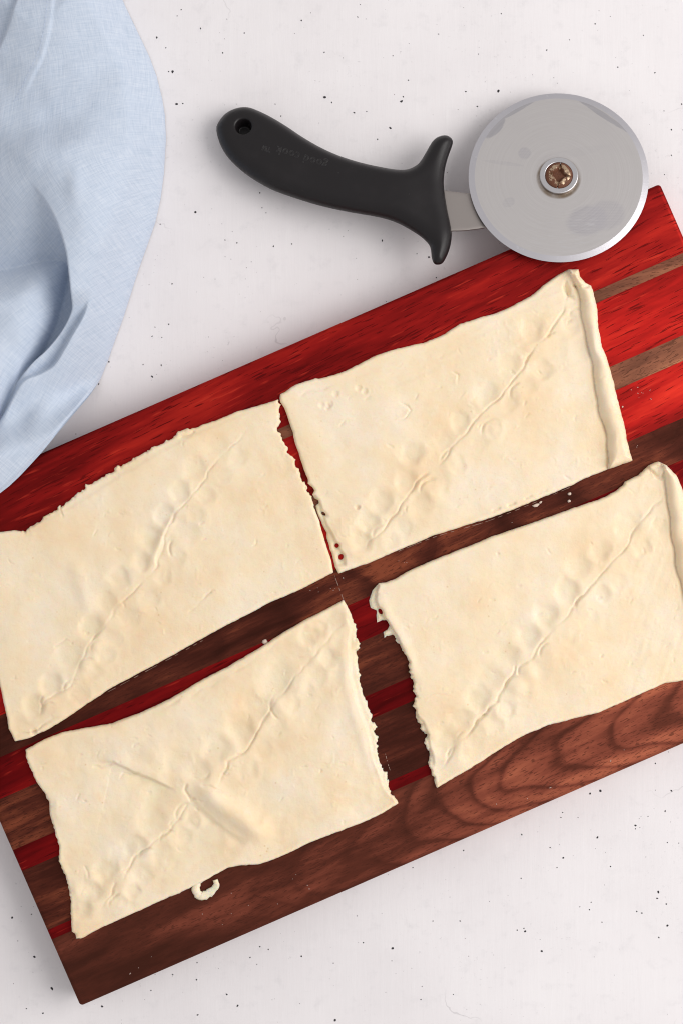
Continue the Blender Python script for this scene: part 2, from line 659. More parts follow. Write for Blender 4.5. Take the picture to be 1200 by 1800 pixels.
def mat_steel(kind):
    t = NT('steel_' + kind)
    c = t.coord()
    sm = t.noise(c, 45, 5, 0.62)
    fine = t.noise(t.mapping(c, (60, 1500, 60)), 1, 2)
    base = {'disc': (0.68, 0.645, 0.635), 'edge': (0.66, 0.64, 0.675), 'shank': (0.40, 0.36, 0.34), 'washer': (0.60, 0.585, 0.60)}[kind]
    col = t.mix(t.mr(sm, 0.42, 0.70, 0, 0.35), base, tuple(x * 0.90 for x in base))
    rg = t.math('ADD', 0.30 if kind != 'shank' else 0.36, t.math('MULTIPLY', sm, 0.12))
    if kind == 'disc':
        xyz = t.sep(c)

        def blob(px, py, ra, rb, an, edge=0.25, wob=0.25):
            x, y = LX(px), LY(py)
            ca, sa = math.cos(R(an)), math.sin(R(an))
            dx = t.math('SUBTRACT', xyz[0], x)
            dy = t.math('SUBTRACT', xyz[1], y)
            u = t.math('ADD', t.math('MULTIPLY', dx, ca), t.math('MULTIPLY', dy, sa))
            v = t.math('SUBTRACT', t.math('MULTIPLY', dy, ca), t.math('MULTIPLY', dx, sa))
            u = t.math('POWER', t.math('DIVIDE', u, ra * S), 2)
            v = t.math('POWER', t.math('DIVIDE', v, rb * S), 2)
            r = t.math('SQRT', t.math('ADD', u, v))
            r = t.math('ADD', r, t.math('MULTIPLY', t.math('SUBTRACT', sm, 0.5), wob * 2))
            return t.mr(r, 1.0 + edge, 1.0 - edge * 0.6)
        # thumb smears
        whorl = t.n('ShaderNodeTexWave', wave_type='RINGS', bands_direction='Z')
        t.put(whorl.inputs['Vector'], t.mapping(c, loc=(-LX(1020), -LY(402), 0)))
        whorl.inputs['Scale'].default_value = 330
        whorl.inputs['Distortion'].default_value = 3.0
        for (px, py, ra, rb, an, am) in ((922, 267, 11, 11, 0, 0.55), (1030, 390, 34, 25, 14, 0.70), (1064, 380, 30, 26, 10, 0.55), (893, 357, 10, 8, 30, 0.3), (1005, 268, 60, 8, 12, 0.12), (885, 285, 34, 3.5, -8, 0.25)):
            bl = t.math('MULTIPLY', blob(px, py, ra, rb, an), am)
            bl = t.math('MULTIPLY', bl, t.mr(whorl.outputs['Fac'], 0, 1, 0.7, 1.0))
            col = t.mix(bl, col, (0.455, 0.435, 0.465))
            rg = t.math('ADD', rg, t.math('MULTIPLY', bl, 0.10))
        # wiped arc below the thumb smear
        wp = t.noise(t.mapping(c, (120, 700, 50), rot=(0, 0, 1.1)), 1, 3, 0.6)
        col = t.mix(t.math('MULTIPLY', t.mr(wp, 0.52, 0.72, 0, 0.35), blob(985, 418, 70, 36, 10, 0.6)), col, (0.72, 0.71, 0.73))
        # dull film that reaches in from the upper left rim
        film = t.math('MAXIMUM', blob(868, 216, 14, 26, -38, 0.12, 0.5), blob(905, 188, 40, 5, 30, 0.2, 0.6))
        film = t.math('MAXIMUM', film, blob(1060, 196, 62, 4, -36, 0.3, 0.8))
        col = t.mix(t.math('MULTIPLY', film, 0.75), col, (0.45, 0.435, 0.465))
        ring = t.math('SQRT', t.math('ADD', t.math('POWER', xyz[0], 2), t.math('POWER', xyz[1], 2)))
        lath = t.noise(t.comb(t.math('MULTIPLY', ring, 2600.0), t.math('MULTIPLY', xyz[0], 40.0), 0.0), 1, 3, 0.6)
        col = t.mix(t.mr(lath, 0.35, 0.7, 0, 0.16), col, (0.86, 0.84, 0.84))
        rg = t.math('ADD', rg, t.math('MULTIPLY', t.math('SUBTRACT', lath, 0.5), 0.10))
        # brown ring round the washer, set slightly low, broken by noise
        rr = t.math('SQRT', t.math('ADD', t.math('POWER', xyz[0], 2), t.math('POWER', t.math('SUBTRACT', xyz[1], -0.001), 2)))
        col = t.mix(t.math('MULTIPLY', t.mr(rr, 0.0136, 0.0120), t.mr(sm, 0.35, 0.65, 0.3, 0.9)), col, (0.22, 0.15, 0.09))
    if kind == 'edge':
        sp = t.noise(t.mapping(c, loc=(3, 1, 0)), 260, 3, 0.6)
        col = t.mix(t.mr(sp, 0.62, 0.72, 0, 0.5), col, (0.78, 0.77, 0.80))
    nb = t.bump(fine, 0.00004, 0.25)
    return t.done(t.bsdf(Base_Color=col, Metallic=1.0, Roughness=rg, Normal=nb))


def mat_rusty():
    t = NT('rusty_nickel')
    c = t.coord()
    n = t.noise(c, 420, 4, 0.65)
    n2 = t.noise(t.mapping(c, loc=(1, 4, 2)), 900, 3, 0.6)
    xyz = t.sep(c)
    rr = t.math('SQRT', t.math('ADD', t.math('POWER', xyz[0], 2), t.math('POWER', xyz[1], 2)))
    rim = t.mr(rr, 0.0058, 0.0078, 0, 0.34)
    core = t.mr(rr, 0.0046, 0.0022, 0, 0.32)
    v = t.math('ADD', t.math('ADD', n, rim), core)
    r = t.mr(v, 0.44, 0.60)
    col = t.mix(r, (0.60, 0.45, 0.31), (0.13, 0.045, 0.020))
    col = t.mix(t.mr(n2, 0.58, 0.68, 0, 0.8), col, (0.07, 0.022, 0.012))
    me = t.math('SUBTRACT', 1.0, r)
    nb = t.bump(n2, 0.0003, 0.4)
    return t.done(t.bsdf(Base_Color=col, Metallic=me, Roughness=t.mr(r, 0, 1, 0.28, 0.75), Normal=nb))


def mat_flat(name, col, rough=0.7):
    t = NT(name)
    n = t.noise(t.coord(), 300, 3)
    return t.done(t.bsdf(Base_Color=t.mix(t.mr(n, 0.3, 0.7), col, tuple(min(1, x * 1.25) for x in col)), Roughness=rough, Specular_IOR_Level=0.25))


# ------------------------------------------------------------------ tabletop
def build_table():
    x, y, zt = 1.0, 1.1, 0.03
    v = [(-x, -y, 0), (x, -y, 0), (x, y, 0), (-x, y, 0), (-x, -y, -zt), (x, -y, -zt), (x, y, -zt), (-x, y, -zt)]
    q = [(0, 1, 2, 3), (7, 6, 5, 4), (0, 4, 5, 1), (1, 5, 6, 2), (2, 6, 7, 3), (3, 7, 4, 0)]
    o = mesh_np('tabletop', v, q, mat_table(), smooth=False)
    tag(o, 'white plaster tabletop with scattered dark specks and hairline cracks', kind='structure')
    big = [(276, 66), (304, 126), (311, 183), (344, 373), (571, 171), (705, 178), (685, 225), (753, 452), (875, 160), (1049, 1472), (1156, 1568),
           (1172, 1627), (922, 1637), (689, 1667), (418, 1768), (589, 1793), (61, 1682), (92, 1738), (180, 1769), (268, 662), (169, 675), (1036, 1395),
           (989, 1508), (951, 1672), (1054, 1390), (530, 36), (1116, 1451), (22, 1613)]
    small = [(292, 84), (353, 50), (312, 28), (319, 17), (392, 93), (297, 126), (322, 182), (282, 394), (396, 422), (417, 427), (303, 499), (583, 180), (494, 204),
             (484, 183), (708, 170), (622, 198), (644, 196), (663, 245), (717, 141), (818, 161), (457, 339), (461, 365), (468, 374), (396, 422), (481, 433), (513, 429),
             (671, 423), (732, 446), (766, 488), (838, 187), (1197, 183), (1166, 195), (1179, 273), (1167, 307), (1179, 228), (1151, 1342), (1179, 1390), (1168, 1426),
             (1015, 1437), (985, 1437), (988, 1428), (1116, 1457), (1138, 1435), (916, 1467), (966, 1490), (978, 1525), (915, 1544), (1072, 1523), (1172, 1481),
             (1192, 1482), (1018, 1594), (1035, 1599), (1038, 1586), (1154, 1579), (1170, 1589), (1118, 1602), (1127, 1605), (920, 1632), (908, 1635), (1057, 1621),
             (808, 1619), (760, 1619), (1157, 1648), (725, 1525), (814, 1495), (627, 1610), (688, 1689), (530, 1681), (457, 1664), (440, 1683), (452, 1695), (472, 1669),
             (347, 1692), (346, 1722), (304, 1713), (739, 1757), (741, 1734), (796, 1748), (348, 1784), (399, 1748), (586, 1693), (638, 1657), (56, 1607), (266, 1741),
             (47, 1773), (76, 1781), (32, 1654), (297, 570), (273, 575), (268, 591), (285, 593), (284, 642), (192, 636), (252, 641), (134, 763), (174, 675), (570, 92),
             (1045, 42), (1130, 62), (960, 88), (1085, 118), (770, 60), (690, 98), (430, 58), (628, 30), (880, 24), (1000, 70), (1150, 128), (840, 95)]
    V, Q, T = [], [], []
    rnd = random.Random(3)

    def speck(px, py, r):
        cx, cy, _ = W(px, py, 0)
        i0 = len(V)
        an, el = rnd.random() * 3.14, rnd.uniform(1.0, 1.6)
        n = 9
        V.append((cx, cy, 0.00018))
        for k in range(n):
            a = k * 2 * math.pi / n
            rr = r * S * rnd.uniform(0.75, 1.2)
            u, w = rr * math.cos(a) * el, rr * math.sin(a)
            V.append((cx + u * math.cos(an) - w * math.sin(an), cy + u * math.sin(an) + w * math.cos(an), 0.00006))
        for k in range(n):
            T.append((i0, i0 + 1 + k, i0 + 1 + (k + 1) % n))
    for p in big:
        speck(p[0], p[1], rnd.uniform(1.5, 2.2))
    for p in small:
        speck(p[0], p[1], rnd.uniform(0.8, 1.35))
    for k in range(420):
        speck(rnd.uniform(-40, 1240), rnd.uniform(-40, 1840), rnd.uniform(0.3, 0.6))
    s = mesh_np('speck', V, np.zeros((0, 4)), mat_flat('speck_pigment', (0.035, 0.032, 0.036)), o, tris=T)
    tag(s, 'dark specks in the white plaster', kind='stuff')
    return o


build_table()

# ------------------------------------------------------------------ cutting board
ANG = R(23.58)
BU, BV = 1513 * S, 919.5 * S      # length along the strips, width across
_cx, _cy = (141 + 1160) / 2, (1770 + 322) / 2
bx, by, _ = W(_cx, _cy)
board = empty('cutting_board', (bx, by, 0), (0, 0, ANG))
tag(board, 'striped cutting board of red and brown wood strips under the dough', 'cutting board')

RED = [(0.38, (0.038, 0.0022, 0.0030)), (0.47, (0.105, 0.0038, 0.0045)), (0.55, (0.20, 0.0070, 0.0070)), (0.66, (0.37, 0.018, 0.012))]
RED_LIT = [(0.38, (0.065, 0.0030, 0.0040)), (0.47, (0.17, 0.0052, 0.0058)), (0.55, (0.32, 0.0098, 0.0090)), (0.66, (0.51, 0.027, 0.016))]  # brighter copy for strips showing at the right, lamp sheen painted into the colour
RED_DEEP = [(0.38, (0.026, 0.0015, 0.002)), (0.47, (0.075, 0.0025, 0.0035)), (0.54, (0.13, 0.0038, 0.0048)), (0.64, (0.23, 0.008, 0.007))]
WALNUT = [(0.38, (0.012, 0.0036, 0.0033)), (0.47, (0.034, 0.0085, 0.0066)), (0.54, (0.070, 0.0170, 0.0110)), (0.64, (0.19, 0.050, 0.025))]
WALNUT_F = [(0.36, (0.014, 0.0042, 0.0040)), (0.47, (0.060, 0.0150, 0.0105)), (0.56, (0.165, 0.0420, 0.0260)), (0.68, (0.34, 0.100, 0.054))]
WALNUT_L = [(0.38, (0.055, 0.021, 0.015)), (0.47, (0.12, 0.044, 0.028)), (0.54, (0.19, 0.072, 0.042)), (0.64, (0.34, 0.14, 0.075))]
P_RED = dict(pore_len=0.013, pore_w=0.00095, pore_lo=0.585, pore_amt=0.9, pore_col=(0.045, 0.002, 0.003), flare=(0.46, 0.036, 0.020), skew=-3)
P_WAL = dict(pore_len=0.0040, pore_w=0.0007, pore_lo=0.56, pore_amt=0.65, pore_col=(0.020, 0.007, 0.006))
STRIPS = [  # v0, v1, kind
    (0, 128, 'red', RED), (128, 148, 'walnut', WALNUT_L), (148, 260.5, 'red', RED_LIT), (260.5, 302, 'walnut', WALNUT_L),
    (302, 394, 'red', RED_LIT), (394, 461, 'walnut', WALNUT), (461, 528.5, 'red', RED_DEEP), (528.5, 620, 'walnut', WALNUT),
    (620, 660, 'red', RED_DEEP), (660, 773, 'walnut', WALNUT), (773, 791, 'red', RED_DEEP), (791, 919.5, 'walnut', WALNUT_F)]


def strip_mesh(v0, v1, mat, label):
    hu, hv = BU / 2, BV / 2
    y1, y0 = hv - v0 * S, hv - v1 * S
    g = 0.000012
    first, last = v0 == 0, abs(v1 - 919.5) < 0.1
    rb = 0.0024                # rounded over edges
    rc = 0.0022                # plan corners
    ends = [0, 0.00015, 0.0004, 0.0008, 0.0013, 0.0019, 0.0025, 0.0031, 0.006, 0.012]
    us = [-hu + e for e in ends] + list(np.linspace(-hu + 0.03, hu - 0.03, 40)) + [hu - e for e in reversed(ends)]
    lo = y0 + (0 if last else g)
    hi = y1 - (0 if first else g)
    vv = list(np.linspace(lo, hi, 5))
    if first:
        vv = [lo] + [hi - e for e in reversed(ends)]
    if last:
        vv = [lo + e for e in ends] + [hi]
    vv = sorted(set(vv))
    n, m = len(us), len(vv)
    U, Vv = np.meshgrid(us, vv)
    U, Vv = U.copy(), Vv.copy()
    # round the plan corners
    cu, cv = hu - rc, hv - rc
    m_ = (np.abs(U) > cu) & (np.abs(Vv) > cv)
    a, b = np.abs(U) - cu, np.abs(Vv) - cv
    L = np.hypot(a, b) + 1e-12
    mxx = np.maximum(a, b)
    U = np.where(m_, np.sign(U) * (cu + a / L * mxx), U)
    Vv = np.where(m_, np.sign(Vv) * (cv + b / L * mxx), Vv)
    a, b = np.maximum(np.abs(U) - cu, 0), np.maximum(np.abs(Vv) - cv, 0)
    corner = (a > 0) & (b > 0)
    d = np.where(corner, rc - np.hypot(a, b), np.minimum(hu - np.abs(U), hv - np.abs(Vv)))
    q = np.clip(d / rb, 0, 1)
    Z = ZB - rb + rb * np.sqrt(np.clip(1 - (1 - q) ** 2, 0, 1))
    top = np.stack([U.ravel(), Vv.ravel(), Z.ravel()], 1)
    bot = top.copy()
    bot[:, 2] = 0.0006
    verts = np.concatenate([top, bot])
    N = n * m
    idx = np.arange(N).reshape(m, n)
    q1 = np.stack([idx[:-1, :-1], idx[:-1, 1:], idx[1:, 1:], idx[1:, :-1]], -1).reshape(-1, 4)
    q2 = q1[:, ::-1] + N
    ring = np.concatenate([idx[0, :], idx[1:, -1], idx[-1, -2::-1], idx[-2:0:-1, 0]])
    nx = np.roll(ring, -1)
    q3 = np.stack([nx, ring, ring + N, nx + N], 1)
    # strip corners stay sharp where strips are glued: separate side verts
    off = len(verts)
    sv = np.concatenate([verts[ring], verts[ring + N]])
    verts = np.concatenate([verts, sv])
    r_ = np.arange(len(ring))
    nr = np.roll(r_, -1)
    q3 = np.stack([nr, r_, r_ + len(ring), nr + len(ring)], 1) + off
    o = mesh_np('wood_strip', verts, np.concatenate([q1, q2, q3]), mat, board)
    o['label'] = label
    return o


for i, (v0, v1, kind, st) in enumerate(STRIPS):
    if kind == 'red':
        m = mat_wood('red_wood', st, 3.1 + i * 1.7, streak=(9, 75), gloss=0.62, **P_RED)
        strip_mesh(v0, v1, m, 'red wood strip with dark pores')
    else:
        fig = None
        if i == 11:
            fig = (0.040, -0.1318, 80.0, 0.029, 0.19)
        elif i == 5:
            fig = (0.0, 0.01, 6.0, 0.05, 0.25)
        m = mat_wood('brown_wood', st, 5.3 + i * 2.3, streak=(16, 120) if i != 11 else (11, 60), figure=fig, skew=(9 if i == 1 else -2), gloss=0.58, **P_WAL)
        strip_mesh(v0, v1, m, 'brown wood strip')

# ------------------------------------------------------------------ dough
DOUGH = mat_dough()
GRP = 'rectangles of raw dough on the board'


def dough_base(F, T=3.6, r=5.5, amp=1.0):
    s = F.seed
    X, Y = F.X, F.Y
    F.H = F.edge(T, r, 0.42)
    soft = smooth(F.d / 16)
    F.H += amp * soft * (0.55 * fbm(X, Y, 80, s + 1, 2) + 0.13 * fbm(X, Y, 26, s + 2, 2) + 0.025 * fbm(X, Y, 9, s + 3, 2))
    # streaks of the rolled dough, along the board
    c, t = math.cos(ANG), math.sin(ANG)
    u, v = X * c - Y * t, X * t + Y * c
    F.H += 0.05 * soft * vnoise(u / 7, v, 7, s + 4)
    # small torn flecks
    fl = vnoise(X, Y, 7, s + 6) * vnoise(X, Y, 40, s + 7)
    F.H += 0.13 * soft * smooth((fl - 0.44) / 0.2)


def press_row(F, pts, side, off, gap, r, depth, seed, lo=0.04, hi=0.96):
    rn = random.Random(seed)
    P = np.array(catmull(pts, 6))
    L = np.concatenate([[0], np.cumsum(np.hypot(*(P[1:] - P[:-1]).T))])
    a = L[-1] * lo + gap * 0.4
    while a < L[-1] * hi:
        x, y = np.interp(a, L, P[:, 0]), np.interp(a, L, P[:, 1])
        x2, y2 = np.interp(a + 4, L, P[:, 0]), np.interp(a + 4, L, P[:, 1])
        n_ = np.array([-(y2 - y), x2 - x])
        n_ = n_ / (np.hypot(*n_) + 1e-9) * side
        o_ = off * rn.uniform(0.85, 1.25)
        F.dent(x + n_[0] * o_, y + n_[1] * o_, r * rn.uniform(0.8, 1.15), depth * rn.uniform(0.5, 1.1))
        a += gap * rn.uniform(0.8, 1.25)


def nicks(F, n, seed):
    rn = random.Random(seed)
    x0, x1, y0, y1 = F.xs[0], F.xs[-1], F.ys[0], F.ys[-1]
    k = 0
    while k < n:
        x, y = rn.uniform(x0, x1), rn.uniform(y0, y1)
        i_, j_ = int((y - y0) / F.step), int((x - x0) / F.step)
        if i_ >= F.d.shape[0] or j_ >= F.d.shape[1] or F.d[i_, j_] < 14:
            continue
        a = rn.gauss(-0.41, 0.6)
        L = rn.uniform(3, 9)
        bend = rn.uniform(-0.5, 0.5)
        p = [(x - L * math.cos(a), y - L * math.sin(a)), (x + bend * L * math.sin(a), y - bend * L * math.cos(a)), (x + L * math.cos(a), y + L * math.sin(a))]
        F.seam(p, rn.uniform(0.15, 0.5), rn.uniform(1.3, 1.9), rn.choice((0, 0.15, 0.25)), rn.choice((1, -1)), 4, taper=0.3, wob=0.5)
        k += 1


def finish(F, name='dough_sheet'):
    nicks(F, 75, F.seed)
    F.H = np.maximum(F.H, 0.45)
    return F.build(name, DOUGH, onplane(ZB, ZB + 0.0015), base_mm=0.12)


# --- A, upper left
A = [(-12, 937), (0, 935), (25, 932), (45, 934), (54, 927), (72, 916), (82, 905), (90, 901), (100, 895), (104, 888), (108, 891), (125, 877), (147, 860), (152, 851), (157, 853), (163, 849),
     (185, 837), (202, 828), (203, 820), (208, 818), (213, 821), (237, 805), (270, 786), (300, 772), (306, 768), (312, 760), (327, 754), (348, 751), (355, 747), (381, 739), (417, 723), (450, 714), (477, 706),
     (488, 703), (492, 712), (492, 741), (487, 750), (488, 757), (495, 763), (496, 775), (507, 786), (506, 794), (519, 808), (519, 816), (528, 832), (528, 840), (538, 853), (539, 861),
     (548, 874), (548, 882), (561, 915), (571, 951), (582, 984), (586, 1006), (549, 1026), (504, 1047), (474, 1059), (437, 1080), (400, 1098), (355, 1123), (302, 1153), (249, 1181),
     (195, 1210), (153, 1238), (117, 1263), (82, 1284), (53, 1297), (27, 1303), (16, 1281), (14, 1267), (12, 1255), (7, 1235), (2, 1210), (-8, 1170), (-20, 1110), (-28, 1040), (-24, 970)]
F = Field(A, rough=0.45, seed=11, teeth=(([(492, 712), (490, 755), (548, 880)], 2.2), ([(50, 930), (150, 855), (330, 760)], 1.6)))
dough_base(F, 3.5)
F.ridge([(130, 980), (145, 1030), (162, 1085)], 0.9, 14)
F.ridge([(310, 905), (285, 945), (272, 985), (268, 1000)], 1.1, 8)
F.stepdown([(312, 900), (287, 945), (274, 993)], -1, 0.8, 22, 3)
F.seam([(441, 744), (423, 768), (402, 792), (366, 828), (362, 843), (339, 870), (318, 897), (306, 915), (288, 950), (275, 993), (242, 1032), (213, 1064), (192, 1089), (167, 1123), (153, 1146), (137, 1178), (121, 1203), (96, 1228), (76, 1246), (69, 1268)], 0.85, 1.9, 0.12, 1)
for (x, y, r, dp) in ((381, 786, 20, .7), (341, 822, 19, .7), (315, 865, 16, 1.0), (288, 904, 16, 1.1), (263, 943, 18, 1.1), (249, 989, 14, 1.1), (210, 1014, 18, .9), (188, 1057, 16, .8), (160, 1103, 19, 1.1), (124, 1153, 24, 1.1), (89, 1203, 19, 1.2), (60, 1238, 19, 1.2)):
    F.dent(x, y, r, dp)
for (x, y, r, h) in ((313, 964, 26, .8), (174, 1139, 18, .8), (153, 1171, 18, .9), (103, 1249, 22, .7), (400, 830, 24, .4), (250, 1070, 24, .5), (205, 1105, 22, .4), (350, 900, 24, .4)):
    F.bump(x, y, r, h)
for (x, y, r, a0, a1) in ((176, 1140, 14, 150, 330), (156, 1173, 15, 140, 320), (128, 1209, 16, 150, 320), (90, 1252, 15, 160, 320), (320, 965, 22, 140, 240), (86, 1235, 12, 120, 250)):
    F.arc(x, y, r, a0, a1, 0.9)
press_row(F, [(430, 760), (366, 830), (318, 897), (275, 993), (192, 1089), (153, 1146), (121, 1203), (76, 1246)], -1, 24, 40, 15, 0.55, 3)
F.seam([(314, 769), (330, 763), (347, 757)], 1.4, 2.2, taper=0.2)
F.seam([(106, 888), (109, 902), (114, 913)], 1.2, 2.0, 0.7, -1, 6, taper=0.2)
F.seam([(330, 1078), (348, 1066), (362, 1050), (376, 1040)], 0.7, 1.8, taper=0.2)
F.seam([(95, 1135), (120, 1125)], 0.5, 1.8, taper=0.2)
F.seam([(20, 1290), (50, 1287), (85, 1275), (110, 1255)], 0.7, 2.2, taper=0.2)
F.stepdown([(60, 925), (130, 890), (220, 832), (330, 770), (430, 727), (488, 712)], -1, 0.6, 12, 5)
F.dent(60, 1287, 5, 0.9)
tag(finish(F), 'largest dough rectangle, at upper left, its end cut off by the picture edge', 'dough', GRP)

# --- B, upper right
B = [(492, 700), (493, 693), (503, 688), (511, 681), (521, 676), (536, 671), (555, 665), (561, 666), (568, 664), (584, 660), (607, 652), (660, 625), (700, 612), (743, 603), (780, 588), (793, 578),
     (807, 570), (843, 558), (867, 552), (899, 538), (931, 521), (956, 500), (978, 484), (997, 474), (1015, 474), (1018, 487), (1027, 497), (1037, 503), (1042, 516), (1048, 544), (1050, 576),
     (1056, 608), (1067, 636), (1076, 668), (1084, 703), (1095, 744), (1102, 782), (1110, 810), (1067, 825), (1023, 843), (1004, 853), (968, 868), (932, 883), (895, 898), (860, 911), (820, 923), (760, 942), (700, 967),
     (647, 990), (595, 1008), (589, 996), (584, 976), (580, 965), (577, 953), (574, 943), (574, 936), (570, 929), (564, 916), (557, 900), (555, 889), (561, 885), (560, 879), (552, 875), (549, 869), (553, 862), (550, 858),
     (541, 850), (541, 843), (538, 835), (529, 809), (524, 793), (519, 780), (516, 769), (515, 760), (512, 752), (508, 740), (500, 719), (493, 706)]
F = Field(B, rough=0.45, seed=23, holes=((568.5, 903, 5, 2.6, 0.7), (592, 959, 4, 4, 0), (599, 979, 4.4, 5.4, 0.3)))
dough_base(F, 3.7)
c_, s_ = math.cos(ANG), math.sin(ANG)
# striations near the upper edge
st_ = vnoise((F.X * c_ - F.Y * s_) / 9, F.X * s_ + F.Y * c_, 8, 77)
F.H += 0.16 * st_ * smooth(F.d / 14) * smooth((150 - F.d) / 100) * smooth((F.X - 500) / 60) * (F.Y < 720)
F.seam([(989, 492), (1000, 522), (975, 562), (953, 595), (937, 620), (918, 643), (896, 674), (874, 700), (852, 726), (820, 762), (780, 807), (737, 847), (700, 890), (677, 920), (653, 947), (642, 974)], 0.9, 1.9, 0.12, -1)
for (x, y, r, dp) in ((931, 579, 19, .9), (894, 643, 17, .9), (853, 693, 18, 1.1), (806, 741, 16, .8), (720, 797, 19, 1.1), (713, 848, 17, 1.2), (667, 880, 18, 1.1), (648, 917, 17, 1.1), (634, 950, 17, 1.2), (777, 775, 16, .5)):
    F.dent(x, y, r, dp)
for (x, y, r, h) in ((915, 693, 22, .6), (867, 757, 22, .8), (797, 813, 22, .9), (760, 865, 22, .9), (712, 905, 20, .6), (672, 950, 20, .7), (605, 925, 24, .5)):
    F.bump(x, y, r, h)
for (x, y, r, a0, a1) in ((916, 694, 20, 150, 270), (868, 760, 21, 160, 300), (795, 812, 22, 170, 290), (762, 866, 24, 170, 290), (672, 940, 18, 150, 280), (1012, 560, 16, 190, 300), (970, 600, 14, 200, 290)):
    F.arc(x, y, r, a0, a1, 0.85)
press_row(F, [(1000, 522), (953, 595), (918, 643), (874, 700), (820, 762), (737, 847), (677, 920), (642, 974)], -1, 25, 42, 16, 0.55, 5)
F.seam([(700, 703), (714, 712), (721, 722), (712, 733), (694, 744)], 0.9, 1.8, 0.5, 1, 7, taper=0.2)
F.seam([(790, 655), (802, 660), (800, 684)], 0.9, 1.8, 0.4, 1, 6, taper=0.2)
F.seam([(750, 690), (775, 682)], 0.6, 1.6, taper=0.2)
F.dent(628, 892, 4, 1.2)
for (x, y) in ((640, 688), (630, 683), (566, 713), (580, 711), (575, 715), (590, 693)):
    F.dent(x, y, 5, 0.5)
# perforation dashes by the lower edge
for (a, b) in (((862, 897), (880, 891)), ((888, 889), (908, 882)), ((918, 878), (936, 869)), ((944, 866), (962, 860)), ((970, 857), (986, 852))):
    F.seam([a, b], 1.0, 1.8, taper=0.3, wob=0.3)
# fold along the upper edge
F.seam([(498, 705), (530, 695), (560, 684), (600, 675)], 0.6, 2.5, taper=0.3)
# thin torn flange along the slit
F.stepdown([(553, 868), (563, 888), (574, 920), (590, 948), (604, 975), (606, 996)], 1, 2.0, 60, 2.2, taper=0.04, power=4)
# rolled edge
CR = [(1003, 488), (1014, 510), (1020, 530), (1022, 560), (1030, 600), (1039, 640), (1045, 690), (1055, 735), (1067, 775), (1070, 800), (1068, 822)]
d1, f1, s1 = pline(CR, F.X + vnoise(F.X, F.Y, 30, 5) * 2.5, F.Y)
m = (s1 < 0) & (F.X > 985)
x_ = np.clip(d1 / (d1 + np.maximum(F.d, 0) + 1e-3), 0, 1)
tube = 3.0 + 6.0 * np.sqrt(np.clip(1 - (2 * x_ - 1) ** 2, 0, 1)) + 0.4 * fbm(F.X, F.Y, 30, 8, 2)
hh = np.where(m, np.where(F.d > 0, np.minimum(tube, F.edge(9, 14, 0.25)), F.H), F.H)
F.H = hh
F.H -= np.where(~m, 1.3 * np.exp(-(d1 / 4.5) ** 2), 0) * smooth(f1 / .05)
F.seam([(1003, 505), (1022, 508), (1036, 505)], 2.0, 3.0, taper=0.25)
F.seam([(988, 490), (994, 505), (1001, 522), (1014, 530)], 2.2, 3.0, taper=0.2)
tag(finish(F), 'dough rectangle at upper right with one thick rolled edge, just below the pizza cutter', 'dough', GRP)

# --- C, lower left
Cc = [(45, 1318), (77, 1300), (110, 1287), (142, 1281), (195, 1272), (249, 1252), (302, 1227), (355, 1195), (400, 1172), (456, 1139), (494, 1114), (541, 1087), (575, 1070), (602, 1055), (604, 1056),
      (610, 1065), (617, 1080), (622, 1093), (626, 1107), (625, 1121), (632, 1134), (632, 1140), (626, 1144), (627, 1157), (629, 1177), (634, 1188), (630, 1193), (633, 1205), (638, 1218),
      (643, 1233), (645, 1245), (652, 1256), (652, 1267), (661, 1278), (657, 1283), (658, 1291), (666, 1295), (662, 1303), (664, 1314), (662, 1323), (667, 1340), (673, 1357), (679, 1358),
      (679, 1368), (685, 1385), (686, 1394), (693, 1398), (700, 1412), (685, 1421), (670, 1431), (633, 1447), (600, 1460), (542, 1482), (500, 1503), (458, 1519), (425, 1521), (400, 1526),
      (362, 1547), (333, 1561), (320, 1567), (316, 1570), (300, 1576), (240, 1603), (207, 1618), (173, 1633), (143, 1650), (134, 1650), (133, 1641), (127, 1637), (125, 1600), (125, 1580),
      (117, 1543), (110, 1527), (104, 1513), (105, 1490), (97, 1460), (88, 1430), (87, 1410), (77, 1390), (67, 1377), (55, 1353), (47, 1333)]
F = Field(Cc, rough=0.45, seed=37, teeth=(([(622, 1095), (630, 1170), (652, 1262), (664, 1330), (690, 1395)], 1.9), ([(50, 1335), (100, 1470), (125, 1600)], 1.0)))
dough_base(F, 3.8, amp=1.7)
# big folded tongue
F.ridge([(335, 1382), (372, 1398), (410, 1425), (450, 1455), (485, 1480)], 4.8, 20, 0.25)
F.stepdown([(374, 1380), (400, 1398), (430, 1422), (462, 1452)], -1, 1.0, 30, 6)
F.stepdown([(332, 1400), (360, 1428), (395, 1458), (435, 1482)], 1, 1.2, 30, 7)
F.seam([(332, 1372), (328, 1388), (338, 1406), (352, 1402)], 1.5, 2.5, taper=0.2)
F.seam([(352, 1372), (366, 1376), (384, 1388), (402, 1402)], 1.4, 2.5, taper=0.15)
